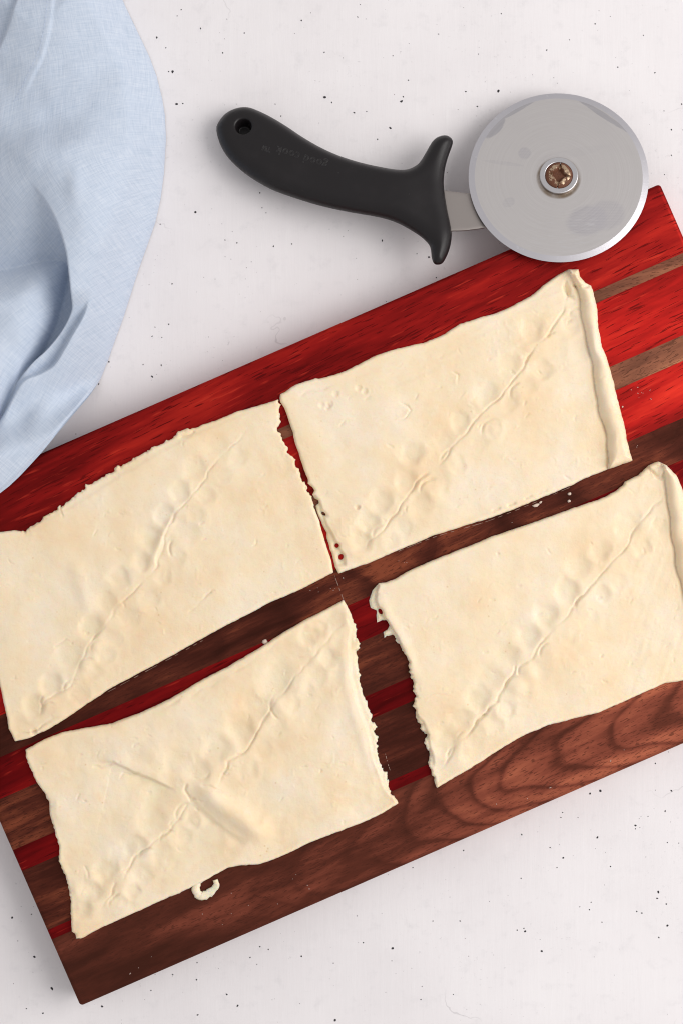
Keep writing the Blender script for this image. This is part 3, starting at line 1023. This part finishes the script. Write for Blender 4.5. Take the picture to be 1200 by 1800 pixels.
# ledge running up to it from the left
F.stepdown([(165, 1338), (200, 1338), (240, 1358), (275, 1372), (315, 1392)], 1, 2.6, 36, 3.5, taper=0.25)
F.ridge([(180, 1330), (240, 1348), (300, 1372)], 1.2, 13)
F.seam([(160, 1340), (175, 1348), (200, 1342)], 0.9, 2, taper=0.25)
F.seam([(202, 1362), (214, 1368), (222, 1358), (250, 1356)], 0.8, 1.8, taper=0.2)
F.seam([(606, 1087), (579, 1126), (545, 1156), (510, 1199), (476, 1248), (452, 1291), (433, 1314), (399, 1344), (380, 1380)], 0.85, 1.9, 0.15, -1)
F.seam([(333, 1408), (317, 1437), (290, 1470), (267, 1483), (233, 1513), (217, 1537), (193, 1573), (180, 1602)], 1.0, 1.9, 0.15, -1)
for (x, y, r, dp) in ((347, 1350, 22, 1.2), (187, 1530, 20, 1.2), (163, 1563, 20, 1.2), (143, 1593, 19, 1.4), (487, 1195, 28, 1.3), (449, 1245, 24, 1.2), (422, 1279, 22, 1.2), (383, 1313, 22, 1.2), (540, 1118, 15, .9), (583, 1091, 18, 1.0), (560, 1105, 14, .6), (270, 1445, 22, .8), (237, 1490, 20, 1.0), (310, 1340, 20, .7), (215, 1500, 18, .6)):
    F.dent(x, y, r, dp)
for (x, y, r, h) in ((500, 1245, 24, 1.2), (525, 1205, 22, .9), (555, 1160, 20, .7), (220, 1555, 22, .9), (262, 1515, 20, .7), (210, 1590, 20, .7), (345, 1440, 22, .8), (300, 1485, 20, .6), (430, 1345, 20, .4), (275, 1325, 22, .7), (160, 1545, 14, .6), (585, 1210, 30, .4), (400, 1480, 20, .5)):
    F.bump(x, y, r, h)
for (x, y, r, a0, a1) in ((330, 1432, 20, 150, 290), (300, 1478, 18, 160, 300), (222, 1548, 18, 150, 290), (262, 1508, 17, 170, 300), (315, 1455, 16, 180, 300), (350, 1345, 22, 20, 130), (212, 1588, 18, 160, 280), (500, 1240, 24, 100, 240)):
    F.arc(x, y, r, a0, a1, 1.0)
press_row(F, [(333, 1408), (290, 1470), (233, 1513), (193, 1573), (180, 1602)], -1, 24, 36, 15, 0.7, 7)
press_row(F, [(606, 1087), (545, 1156), (476, 1248), (433, 1314), (390, 1360)], -1, 26, 38, 16, 0.7, 8)
F.seam([(152, 1520), (160, 1535), (160, 1550)], 0.8, 2, taper=0.2)
# thin lip down the cut edge
F.stepdown([(607, 1078), (615, 1100), (615, 1147), (617, 1195), (627, 1230), (643, 1272), (650, 1300), (655, 1330), (670, 1368), (684, 1400)], -1, 1.7, 40, 3.5, taper=0.06, power=4)
F.ridge([(604, 1090), (604, 1150), (607, 1200), (620, 1250), (638, 1300), (645, 1335), (662, 1378)], 0.7, 9)
F.seam([(280, 1250), (340, 1218), (400, 1186), (460, 1150), (500, 1128)], 0.6, 2.4, taper=0.15)
DC = finish(F)
tag(DC, 'wrinkled dough rectangle at lower left with a raised fold and a torn curl', 'dough', GRP)


def ribbon(name, path, w_px, h0, h1, mat, parent, z0=ZB, thick=1.4):
    P = catmull(path, 5)
    V, Q = [], []
    n = len(P)
    rnd = random.Random(9)
    for i, p in enumerate(P):
        a = np.array(P[min(i + 1, n - 1)]) - np.array(P[max(i - 1, 0)])
        a = a / (np.hypot(*a) + 1e-9)
        nrm = np.array([-a[1], a[0]])
        f = i / (n - 1)
        w = w_px * (0.55 + 0.45 * math.sin(math.pi * min(1, f * 0.9 + 0.12))) * rnd.uniform(0.85, 1.15)
        hb = 0.15 + h0 * f
        ht = hb + h1 * (0.7 + 0.4 * math.sin(f * 7)) * rnd.uniform(0.85, 1.1)
        sec = [(-w / 2, hb), (w / 2, hb), (w * 0.55, (hb + ht) / 2), (w * 0.3, ht), (-w * 0.3, ht * 0.96), (-w * 0.55, (hb + ht) / 2)]
        for (o, h) in sec:
            q = np.array(p) + nrm * o
            x, y, _ = W(q[0], q[1], ZB + 0.001)
            V.append((x, y, z0 + h * 0.001))
    for i in range(n - 1):
        for k in range(6):
            a, b = i * 6 + k, i * 6 + (k + 1) % 6
            Q.append((a, b, b + 6, a + 6))
    T = [(0, k + 1, k) for k in range(1, 5)] + [((n - 1) * 6, (n - 1) * 6 + k, (n - 1) * 6 + k + 1) for k in range(1, 5)]
    return mesh_np(name, V, Q, mat, parent, tris=T)


ribbon('dough_curl', [(360, 1538), (348, 1550), (345, 1564), (353, 1575), (366, 1571), (376, 1563), (381, 1555), (379, 1546)], 14, 0.9, 2.6, DOUGH, DC)

# --- D, lower right
Dd = [(648, 1056), (654, 1039), (665, 1025), (677, 1024), (694, 1017), (711, 1007), (739, 994), (779, 977), (823, 960), (860, 944), (935, 919), (1007, 893), (1052, 878), (1082, 863), (1095, 852), (1097, 847), (1121, 835),
      (1139, 818), (1155, 811), (1169, 818), (1187, 835), (1197, 859), (1202, 880), (1213, 930), (1226, 1000), (1238, 1080), (1250, 1150), (1256, 1181), (1228, 1190), (1200, 1196), (1169, 1201), (1130, 1217), (1094, 1234),
      (1052, 1252), (1004, 1264), (962, 1275), (914, 1295), (875, 1319), (830, 1348), (790, 1371), (767, 1385), (756, 1354), (752, 1340), (755, 1328), (753, 1318), (744, 1304), (749, 1292),
      (737, 1281), (742, 1273), (730, 1265), (732, 1252), (725, 1242), (730, 1224), (725, 1213), (726, 1201), (717, 1175), (718, 1163), (711, 1153), (708, 1140), (699, 1130), (690, 1114), (683, 1116), (675, 1121), (673, 1111),
      (681, 1107), (684, 1099), (679, 1091), (671, 1090), (662, 1094), (661, 1082), (662, 1073), (651, 1068)]
F = Field(Dd, rough=0.45, seed=53, teeth=(([(690, 1115), (725, 1210), (750, 1310), (758, 1360)], 1.9),), holes=((668, 1075, 3.4, 6, -0.5),))
dough_base(F, 3.8)
F.seam([(1169, 850), (1160, 877), (1139, 904), (1115, 928), (1100, 958), (1076, 988), (1040, 1024), (1016, 1057), (995, 1084), (971, 1105), (947, 1132), (932, 1156), (908, 1170), (901, 1192), (882, 1219), (858, 1249), (835, 1269), (818, 1294), (798, 1314), (781, 1337), (765, 1367)], 1.0, 1.9, 0.15, -1)
for (x, y, r, dp) in ((1100, 920, 22, .7), (1052, 970, 16, .9), (1013, 994, 20, 1.0), (995, 1039, 20, 1.1), (955, 1079, 20, 1.2), (925, 1118, 19, 1.2), (887, 1150, 22, 1.1), (855, 1186, 23, 1.0), (838, 1224, 20, 1.1), (806, 1262, 18, .7), (779, 1303, 22, 1.2)):
    F.dent(x, y, r, dp)
for (x, y, r, h) in ((929, 1180, 19, 1.0), (908, 1207, 19, 1.0), (875, 1251, 19, 1.0), (968, 1150, 21, .9), (1028, 1069, 22, .7), (995, 1112, 20, .7), (852, 1277, 21, 1.0), (804, 1334, 24, .9), (1075, 1025, 22, .4), (1120, 965, 22, .4), (760, 1290, 14, .7)):
    F.bump(x, y, r, h)
for (x, y, r, a0, a1) in ((928, 1181, 18, 150, 280), (906, 1208, 18, 160, 290), (875, 1250, 18, 170, 290), (966, 1150, 20, 160, 270), (852, 1276, 19, 170, 290), (806, 1332, 22, 170, 300), (820, 1300, 16, 160, 260), (1030, 1066, 20, 160, 260)):
    F.arc(x, y, r, a0, a1, 1.0)
press_row(F, [(1160, 877), (1100, 958), (1040, 1024), (995, 1084), (932, 1156), (882, 1219), (835, 1269), (781, 1337)], -1, 25, 40, 16, 0.6, 9)
# rolled left edge with a thin torn flap
F.stepdown([(668, 1026), (663, 1037), (660, 1052), (665, 1067), (678, 1090), (700, 1122), (712, 1150)], 1, 2.3, 60, 2.2, taper=0.06, power=4)
F.ridge([(672, 1036), (671, 1056), (680, 1078), (700, 1112), (722, 1160), (735, 1205)], 0.8, 9)
F.seam([(663, 1040), (658, 1050), (661, 1060)], 0.9, 2.5, taper=0.2)
F.stepdown([(722, 1245), (745, 1268), (752, 1290), (758, 1320), (762, 1350)], 1, 1.4, 30, 3, taper=0.1, power=3)
F.seam([(742, 1226), (775, 1222), (800, 1212)], 0.4, 1.6, taper=0.2)
CR = [(1163, 822), (1169, 838), (1172, 880), (1178, 925), (1184, 976), (1193, 1018), (1200, 1054), (1214, 1110), (1228, 1190)]
d1, f1, s1 = pline(CR, F.X + vnoise(F.X, F.Y, 30, 6) * 2.5, F.Y)
m = (s1 < 0) & (F.X > 1150)
x_ = np.clip(d1 / (d1 + np.maximum(F.d, 0) + 1e-3), 0, 1)
tube = 3.0 + 5.6 * np.sqrt(np.clip(1 - (2 * x_ - 1) ** 2, 0, 1)) + 0.4 * fbm(F.X, F.Y, 30, 9, 2)
F.H = np.where(m, np.where(F.d > 0, np.minimum(tube, F.edge(9, 14, 0.25)), F.H), F.H)
F.H -= np.where(~m, 1.3 * np.exp(-(d1 / 4.5) ** 2), 0) * smooth(f1 / .05)
F.ridge([(1138, 824), (1155, 818), (1168, 826)], 2.0, 11, 0.1)
F.seam([(1136, 829), (1148, 838), (1162, 842), (1170, 836)], 2.0, 2.6, taper=0.2)
st_ = vnoise((F.X * 0.94 + F.Y * 0.34), (F.Y * 0.94 - F.X * 0.34) / 6, 7, 91)
F.H += 0.12 * st_ * smooth((F.X - 1060) / 80) * smooth(F.d / 14) * (~m)
tag(finish(F), 'dough rectangle at lower right above the swirling brown grain, running out of the picture', 'dough', GRP)

# --- loose crumbs
CRUMB = mat_flat('dried_dough', (0.62, 0.50, 0.42), 0.6)


def crumb(px, py, rx, ry, an, h, label):
    rnd = random.Random(int(px * 7 + py))
    x0, y0, _ = W(px, py, ZB)
    n = 9
    V, Q, T = [], [], []
    for (f, z) in ((1.0, 0.00005), (1.02, h * 0.5), (0.6, h)):
        for k in range(n):
            a = 2 * math.pi * k / n
            rr = rnd.uniform(0.7, 1.15)
            u, v = rx * f * rr * math.cos(a) * S, ry * f * rr * math.sin(a) * S
            V.append((u * math.cos(an) - v * math.sin(an), u * math.sin(an) + v * math.cos(an), z))
    for r_ in range(2):
        for k in range(n):
            Q.append((r_ * n + k, r_ * n + (k + 1) % n, (r_ + 1) * n + (k + 1) % n, (r_ + 1) * n + k))
    V.append((0, 0, h * 1.05))
    for k in range(n):
        T.append((2 * n + k, 2 * n + (k + 1) % n, 3 * n))
        if 0 < k < n - 1:
            T.append((0, k + 1, k))
    o = mesh_np('dough_crumb', V, Q, CRUMB, tris=T)
    o.location = (x0, y0, ZB)
    tag(o, label, 'crumb', 'dough crumbs on the board')
    return o


crumb(941, 888, 7, 3, 0.25, 0.0007, 'wide pale dough crumb just below the edge of the rolled-edge dough')
crumb(949, 883, 3, 2, 0.6, 0.0007, 'tiny pale dough crumb touching the tip of the wider crumb')
crumb(1000, 868, 3.4, 3, 0.9, 0.0009, 'upper of two small pale crumbs between the right-hand dough rectangles')
crumb(999, 881, 3.0, 2.6, 0.2, 0.0008, 'lower of two small pale crumbs between the right-hand dough rectangles')
crumb(466, 1128, 5, 4, 0.5, 0.0012, 'greyish dough crumb on the red strip between the left-hand dough rectangles')
crumb(1093, 715, 1.6, 1.6, 0.0, 0.0007, 'pin-sized white crumb on the red strip beside the rolled dough edge')

# flecks of dry flour scattered on the wood
rnd = random.Random(12)
V, T = [], []
cl = [(615, 1020, 40, 26), (560, 1035, 40, 12), (700, 985, 60, 14), (330, 1610, 90, 40), (420, 1590, 60, 40), (540, 1560, 80, 40), (950, 1400, 120, 40), (1120, 1330, 50, 30), (1130, 690, 30, 14), (1130, 785, 40, 8), (860, 925, 60, 10), (250, 1690, 70, 30), (180, 870, 60, 25)]
for k in range(55):
    c0 = rnd.choice(cl)
    px, py = rnd.gauss(c0[0], c0[2] * 0.5), rnd.gauss(c0[1], c0[3] * 0.5)
    x, y, _ = W(px, py, ZB)
    # stay on the board
    dx, dy = x - bx, y - by
    u, v = dx * math.cos(ANG) + dy * math.sin(ANG), -dx * math.sin(ANG) + dy * math.cos(ANG)
    if abs(u) > BU / 2 - 0.006 or abs(v) > BV / 2 - 0.006:
        continue
    r_ = rnd.uniform(0.5, 1.0) * S
    a = rnd.random() * 6
    el = rnd.choice((1, 1, 1.5, 2.6))
    i0 = len(V)
    for j in range(5):
        b = a + j * 2 * math.pi / 5
        p = (r_ * el * math.cos(j * 1.2566), r_ * 0.8 * math.sin(j * 1.2566))
        V.append((x + p[0] * math.cos(a) - p[1] * math.sin(a), y + p[0] * math.sin(a) + p[1] * math.cos(a), ZB + 0.00004))
    V.append((x, y, ZB + 0.0002))
    T += [(i0 + j, i0 + (j + 1) % 5, i0 + 5) for j in range(5)]
fl = mesh_np('flour_fleck', V, np.zeros((0, 4)), mat_flat('flour', (0.42, 0.32, 0.28), 0.8), tris=T)
tag(fl, 'fine flecks of flour scattered over the wood of the board', 'flour', kind='stuff')


# dried smear lines where the cutter ran past the dough
def scratch(pts, w, gaps, seed, label):
    rnd = random.Random(seed)
    P = catmull(pts, 10)
    V, Q = [], []
    for i in range(len(P) - 1):
        if rnd.random() < gaps:
            continue
        a, b = np.array(P[i]), np.array(P[i + 1])
        t_ = (b - a) / (np.hypot(*(b - a)) + 1e-9)
        n_ = np.array([-t_[1], t_[0]]) * w * rnd.uniform(0.5, 1.1) * 0.5
        j = len(V)
        for q in (a - n_, a + n_, b + n_, b - n_):
            x, y, _ = W(q[0], q[1], ZB)
            V.append((x, y, ZB + 0.00006))
        Q.append((j, j + 3, j + 2, j + 1))
    o = mesh_np('dried_dough_line', V, Q, mat_flat('dough_film', (0.30, 0.20, 0.16), 0.7), smooth=False)
    tag(o, label, 'dough trace')


scratch([(588, 1012), (594, 1028), (600, 1045), (604, 1056)], 1.0, 0.35, 2, 'thin broken trace of dough on the wood where the four rectangles meet')
scratch([(676, 1322), (681, 1342), (685, 1354)], 0.9, 0.3, 4, 'thin upright trace of dough on the wood between the two lower rectangles')
scratch([(700, 969), (760, 945), (820, 927), (862, 914), (935, 885), (1000, 857)], 0.8, 0.45, 6, 'thin trace of dough along the lower edge of the rolled-edge rectangle')
scratch([(180, 1222), (250, 1184), (302, 1156), (360, 1124)], 0.8, 0.4, 7, 'thin trace of dough along the lower edge of the largest rectangle')

# ------------------------------------------------------------------ pizza cutter
TH = R(11.5)
KC = 1.002
SC = S * KC


def LX(px):
    return (px - 981) * SC


def LY(py):
    return -(py - 310) * SC / math.cos(TH)


wx, wy, _ = W(981, 310, 0.0245)
cutter = empty('pizza_cutter', (wx, wy, 0.0242), (-TH, R(-1.7), 0))
tag(cutter, 'pizza cutter with black plastic handle and steel wheel leaning on the board edge', 'pizza cutter')


def local(px, py, hmm):
    return np.stack([(px - 981) * SC, -(py - 310) * SC / math.cos(TH), hmm * 0.001], 1)


# handle
HO = [(377, 219), (383, 201), (396, 187), (414, 179), (433, 178), (452, 185), (475, 197), (502, 214), (532, 235), (567, 256), (605, 273), (644, 285), (686, 294), (709, 296), (724, 292), (737, 282), (749, 262), (760, 243),
      (770, 235), (783, 232), (793, 237), (796, 246), (789, 267), (783, 288), (780, 309), (780, 329), (785, 366), (791, 397), (793, 416), (789, 439), (781, 458), (774, 466), (763, 466), (758, 456), (755, 435), (743, 420),
      (724, 406), (697, 391), (667, 381), (609, 370), (559, 358), (513, 343), (475, 328), (437, 305), (406, 278), (387, 251)]
F = Field(catmull(HO, 4, True), step=1.5, seed=71)
d0 = F.d.copy()
hole = np.hypot(F.X - 427, (F.Y - 221)) - 13.5
r_ = 27.0
q = np.clip(d0 / r_, 0, 1)
prof = np.clip(1 - (1 - q) ** 2.3, 0, 1) ** 0.55
# the grip swells, the guard and its tips are thinner
thick = 8.2 - 2.2 * smooth((F.X - 690) / 80) - 1.2 * smooth((470 - F.X) / 60)
up = thick * prof


def blur(a, n):
    for _ in range(n):
        p = np.pad(a, 1, mode='edge')
        a = (p[:-2, 1:-1] + p[2:, 1:-1] + p[1:-1, :-2] + p[1:-1, 2:] + 4 * a) / 8
    return a


inn = d0 > 0
up = np.where(inn, up, 0)
up2 = blur(up, 14)
up = np.where(inn, np.where(d0 > 5, up2, up2 * 0.55 + up * 0.45), 0)
# rounded lip and bore of the hanging hole
lip = np.clip(hole / 5.5, 0, 1)
up = np.where(hole < 5.5, up - 1.6 * (1 - np.sqrt(np.clip(1 - (1 - lip) ** 2, 0, 1))), up)
up = np.where(hole < 0, -2.2 + (up + 2.2) * smooth(1 + hole / 2.2), up)
low = -6.8 * prof * np.ones_like(up)
F.H = up - 1.2
F.build('handle', mat_plastic(), local, parent=cutter, mirror=np.minimum(low * 0.8, -0.2) - 1.4)
handle = [c for c in cutter.children if c.name.startswith('handle')][0]
handle['label'] = 'black plastic handle with hanging hole and finger guard'

# faint raised lettering, upside down towards the camera
cu = bpy.data.curves.new('lettering', 'FONT')
cu.body = 'good cook \u2122'
cu.size = 0.0072
cu.space_character = 1.12
cu.extrude = 0.00012
cu.resolution_u = 2
cu.fill_mode = 'NONE'
cu.bevel_depth = 0.00011
cu.bevel_resolution = 0
to = bpy.data.objects.new('lettering', cu)
COL.objects.link(to)
bpy.context.view_layer.update()
me = bpy.data.meshes.new_from_object(to.evaluated_get(bpy.context.evaluated_depsgraph_get()))
bpy.data.objects.remove(to)
n = len(me.vertices)
co = np.empty(n * 3, dtype=np.float32)
me.vertices.foreach_get('co', co)
co = co.reshape(-1, 3)
wtxt = co[:, 0].max()
# baseline follows the grip from (576,291) back to (466,262), reading upside down
p0, p1 = np.array([577.0, 289.0]), np.array([465.0, 252.0])
t_ = (p1 - p0) / np.hypot(*(p1 - p0))
nn = np.array([-t_[1], t_[0]])        # letters' up, towards the lower rim
nn = nn if nn[1] > 0 else -nn
f = co[:, 0] / wtxt
pxs = p0[0] + (p1 - p0)[0] * f + nn[0] * co[:, 1] / SC
pys = p0[1] + (p1 - p0)[1] * f + nn[1] * co[:, 1] / SC
ii = np.clip(((pys - F.ys[0]) / F.step).astype(int), 0, F.H.shape[0] - 1)
jj = np.clip(((pxs - F.xs[0]) / F.step).astype(int), 0, F.H.shape[1] - 1)
hz = F.H[ii, jj]
V = local(pxs, pys, hz)
V[:, 2] += co[:, 2] * 0.6
me.vertices.foreach_set('co', V.astype(np.float32).ravel())
me.update()
me.materials.clear()
me.materials.append(mat_emboss())
lo = bpy.data.objects.new('lettering', me)
COL.objects.link(lo)
lo.parent = handle
lo['label'] = 'faint raised lettering upside down on the grip'

# shank under the wheel
SH = catmull([(766, 326), (781, 330), (803, 333.5), (825, 335.5), (862, 333), (905, 318), (950, 292), (981, 284), (1004, 296), (1005, 318), (990, 336), (950, 362), (905, 384), (868, 395), (848, 399), (820, 403), (794, 404), (770, 403)], 3, True)
F = Field(SH, step=2.5, seed=5)
F.H = -3.1 + 0 * F.X - 0.25 * np.clip(1 - F.d / 2, 0, 1)
F.build('shank', mat_steel('shank'), local, parent=cutter, base_mm=-4.6)


def lathe(name, prof, mat, parent, seg=128, loc=(0, 0, 0)):
    V, Q, T = [], [], []
    n = len(prof)
    for k in range(seg):
        a = 2 * math.pi * k / seg
        for (r, z) in prof:
            V.append((r * math.cos(a), r * math.sin(a), z))
    for k in range(seg):
        k2 = (k + 1) % seg
        for i in range(n - 1):
            Q.append((k * n + i, k * n + i + 1, k2 * n + i + 1, k2 * n + i))
    o = mesh_np(name, V, Q, mat, parent, smooth=False)
    o.location = loc
    return o


RW = 157.8 * SC
RI = RW - 0.0036
wheel = lathe('wheel', [(0.0001, -0.0006), (RI, -0.0006), (RI, 0.0), (0.004, 0.0), (0.0001, 0.0)], mat_steel('disc'), cutter, 160)
wheel['label'] = 'flat steel wheel with thumb smears'
edge = lathe('cutting_edge', [(RI, -0.0006), (RW - 0.0002, -0.00075), (RW, -0.0007), (RI, 0.0)], mat_steel('edge'), wheel, 160)
edge['label'] = 'bright bevelled rim of the wheel'
lathe('washer', [(0.0072, 0.0002), (0.0112, 0.0002), (0.0112, 0.0017), (0.01105, 0.0019), (0.0108, 0.0020), (0.0084, 0.0020), (0.0082, 0.0019), (0.0080, 0.0015), (0.0072, 0.0013)], mat_steel('washer'), cutter, 96)

# domed screw head with a cross recess
F = Field([(24 * math.cos(a), 24 * math.sin(a)) for a in np.linspace(0, 2 * math.pi, 64, endpoint=False)], step=0.7, seed=4)
rho = np.hypot(F.X, F.Y) / 24
dome = 2.6 * np.sqrt(np.clip(1 - (rho * 0.985) ** 2, 0, 1)) + 1.3
ca, sa = math.cos(R(8)), math.sin(R(8))
u, v = np.abs(F.X * ca + F.Y * sa), np.abs(-F.X * sa + F.Y * ca)
rec = smooth((1 - np.sqrt(u / 12.5 + 1e-6) - np.sqrt(v / 15.5 + 1e-6) * 1.0 + 0.55) / 0.45)
F.H = dome - 3.0 * rec + 0.12 * fbm(F.X, F.Y, 6, 3, 2)
F.build('screw', mat_rusty(), lambda px, py, h: np.stack([px * SC, -py * SC, h * 0.001], 1), base_mm=0.8, parent=cutter)['label'] = 'rusty domed screw head'

# ------------------------------------------------------------------ napkin
NO = [(-70, -70), (180, -70), (205, -25), (216, 0), (240, 50), (259, 90), (272, 125), (282, 165), (287, 195), (289, 237), (285, 300), (279, 345), (270, 385), (256, 425), (240, 470), (225, 517), (213, 555), (200, 590), (186, 630), (172, 665), (157, 695), (140, 722),
      (122, 748), (105, 770), (82, 798), (60, 822), (45, 838), (27, 855), (0, 876), (-30, 900), (-70, 925)]
F = Field(NO, step=1.6, seed=91)
X, Y = F.X, F.Y
q_ = np.clip(F.d / 175, 0, 1)
env = np.sqrt(np.clip(1 - (1 - q_) ** 2, 0, 1)) * (0.45 + 0.55 * smooth(F.d / 60))
# lies on the board at its lower end
onboard = smooth((Y + 0.44 * X - 730) / 88) * 27.5
hump = 38 + 14 * np.exp(-(((X - 170) / 90) ** 2 + ((Y - 420) / 170) ** 2)) \
    - 7 * np.exp(-(((X - 120) / 130) ** 2 + ((Y - 225) / 40) ** 2)) + 5 * np.exp(-(((X - 70) / 110) ** 2 + ((Y - 300) / 36) ** 2))
low_ = 1 - 0.62 * smooth((Y + 0.44 * X - 640) / 170)
F.H = 2.2 + hump * env * low_ + onboard
F.H += env * (2.2 * fbm(X, Y, 120, 4, 2) + 0.5 * fbm(X, Y, 46, 6, 2))


def left_of(pts, w):
    """1 on the left in the picture of a line that runs down, 0 on the right"""
    P = catmull(pts, 4)
    d, f, s_ = pline(P, X, Y)
    return smooth(0.5 + s_ * d / (2 * w)), d, f


# lower layer's edge, then the deep pocket under the big lobe's edge
E2 = [(172, 515), (163, 540), (150, 567), (136, 590), (119, 618), (101, 644), (76, 660), (48, 674), (20, 715), (-10, 760), (-70, 830)]
E1 = [(70, 335), (88, 362), (104, 388), (118, 420), (128, 455), (132, 490), (134, 540), (126, 562), (108, 592), (86, 618), (62, 640), (36, 672), (0, 730), (-70, 800)]
m2, d2, f2 = left_of(E2, 5.0)
m1, d1, f1 = left_of(E1, 2.6)
reach = smooth((Y - 515) / 60)
F.H = F.H - 11.0 * m2 * reach * (1 - 0.4 * smooth(d2 / 90))
bed = 3.0 + onboard * 0.9 + 10 * np.exp(-((Y - 430) / 60) ** 2) * smooth((110 - X) / 90)
k1 = m1 * smooth((Y - 335) / 105) * (0.55 + 0.45 * smooth((Y - 400) / 90))
F.H = F.H * (1 - k1) + np.minimum(bed, F.H) * k1
# the rolled fold on the left rises out of the pocket
E3 = [(125, 430), (112, 500), (98, 555), (76, 605), (60, 642), (45, 672), (28, 705), (12, 732), (-6, 760), (-70, 850)]
m3, d3, f3 = left_of(E3, 2.0)
rr_ = np.clip(d3 / 62, 0, 1)
tube = 2 + (33 * np.sqrt(np.clip(1 - (1 - rr_) ** 2, 0, 1)) + 2 * fbm(X, Y, 70, 14, 2)) * smooth((Y - 425 + 0.25 * (X - 60)) / 110) + onboard * 0.7
F.H = np.where(m3 > 0.5, np.maximum(F.H, tube * m3), F.H)


def fold(pts, side, depth, L, w, taper=0.15, power=1.0, t0=None, t1=None):
    P = catmull(pts, 4)
    b = F.box(P, 3.4 * L)
    x, y = X[b], Y[b]
    d, f, s_ = pline(P, x, y)
    m = smooth(0.5 + s_ * side * d / (2 * w))
    ta = taper if t0 is None else t0
    tb = taper if t1 is None else t1
    F.H[b] -= depth * m * np.exp(-(d / L) ** power) * smooth(f / ta) * smooth((1 - f) / tb)


# overlapping layer in the upper left corner and the hem band
fold([(52, -60), (45, 0), (36, 35), (26, 65), (14, 92), (0, 120), (-20, 150)], 1, 6.0, 60, 2.5, t0=0.05, t1=0.1)
fold([(110, -60), (106, 20), (103, 65), (97, 95), (88, 125), (75, 150), (60, 178), (42, 203)], -1, 1.2, 60, 2.0, t0=0.05, t1=0.3)
# soft hollows
F.H -= 3.0 * np.exp(-(((X - 190) / 45) ** 2 + ((Y - 150) / 60) ** 2))
F.H += 2.0 * np.exp(-(((X - 150) / 16) ** 2 + ((Y - 345) / 30) ** 2))
F.H -= 3.0 * np.exp(-(((X - 45) / 24) ** 2 + ((Y - 755) / 36) ** 2))
F.H += 2.4 * np.exp(-(((X - 110 + (Y - 680) * 0.6) / 18) ** 2 + ((Y - 690) / 60) ** 2))
floor_ = 1.2 + onboard
F.H = np.maximum(F.H, floor_)
F.H = blur(F.H, 4)
e_ = np.sqrt(np.clip(1 - (1 - np.clip(F.d / 6, 0, 1)) ** 2, 0, 1))
F.H = np.where(F.d > 0, F.H * (0.25 + 0.75 * e_), F.H * 0.25)
F.H = np.maximum(F.H, 0.3 + onboard * 1.05)


def nap_uv(px, py):
    a = np.radians(12 + 26 * smooth((py - 120) / 260) + 10 * smooth((py - 560) / 200))
    u = (px - 120) * np.cos(a) - (py - 400) * np.sin(a)
    v = (px - 120) * np.sin(a) + (py - 400) * np.cos(a)
    return np.stack([u / 1000 + 0.5, v / 1000 + 0.5], 1)


F_nap = F
nap = F.build('linen_napkin', mat_linen(), onplane(0.0, 0.012), bottom=False, uvf=nap_uv)
tag(nap, 'pale blue linen napkin in loose folds at the board corner', 'napkin')

V, Q = [], []
hem = catmull([(98, -20), (96, 20), (93, 62), (87, 95), (78, 122), (66, 146), (52, 172), (36, 196)], 10)
Lh = np.concatenate([[0], np.cumsum([math.hypot(hem[i + 1][0] - hem[i][0], hem[i + 1][1] - hem[i][1]) for i in range(len(hem) - 1)])])
a = 0.0
fn = onplane(0.0, 0.012)
while a + 5 < Lh[-1]:
    e = [(np.interp(q, Lh, [p[0] for p in hem]), np.interp(q, Lh, [p[1] for p in hem])) for q in (a, a + 4.2)]
    dx, dy = e[1][0] - e[0][0], e[1][1] - e[0][1]
    l_ = math.hypot(dx, dy) + 1e-9
    nx_, ny_ = -dy / l_ * 0.75, dx / l_ * 0.75
    j0 = len(V)
    for (x, y) in ((e[0][0] - nx_, e[0][1] - ny_), (e[0][0] + nx_, e[0][1] + ny_), (e[1][0] + nx_, e[1][1] + ny_), (e[1][0] - nx_, e[1][1] - ny_)):
        ii = int(np.clip((y - F_nap.ys[0]) / F_nap.step, 0, F_nap.H.shape[0] - 1))
        jj = int(np.clip((x - F_nap.xs[0]) / F_nap.step, 0, F_nap.H.shape[1] - 1))
        V.append(tuple(fn(np.array([x]), np.array([y]), np.array([F_nap.H[ii, jj] + 0.25]))[0]))
    Q.append((j0, j0 + 3, j0 + 2, j0 + 1))
    a += 7.0
st = mesh_np('hem_stitching', V, Q, mat_flat('blue_thread', (0.50, 0.57, 0.70), 0.8), nap, smooth=False)
tag(st, 'row of small stitches along the hem', kind='stuff')
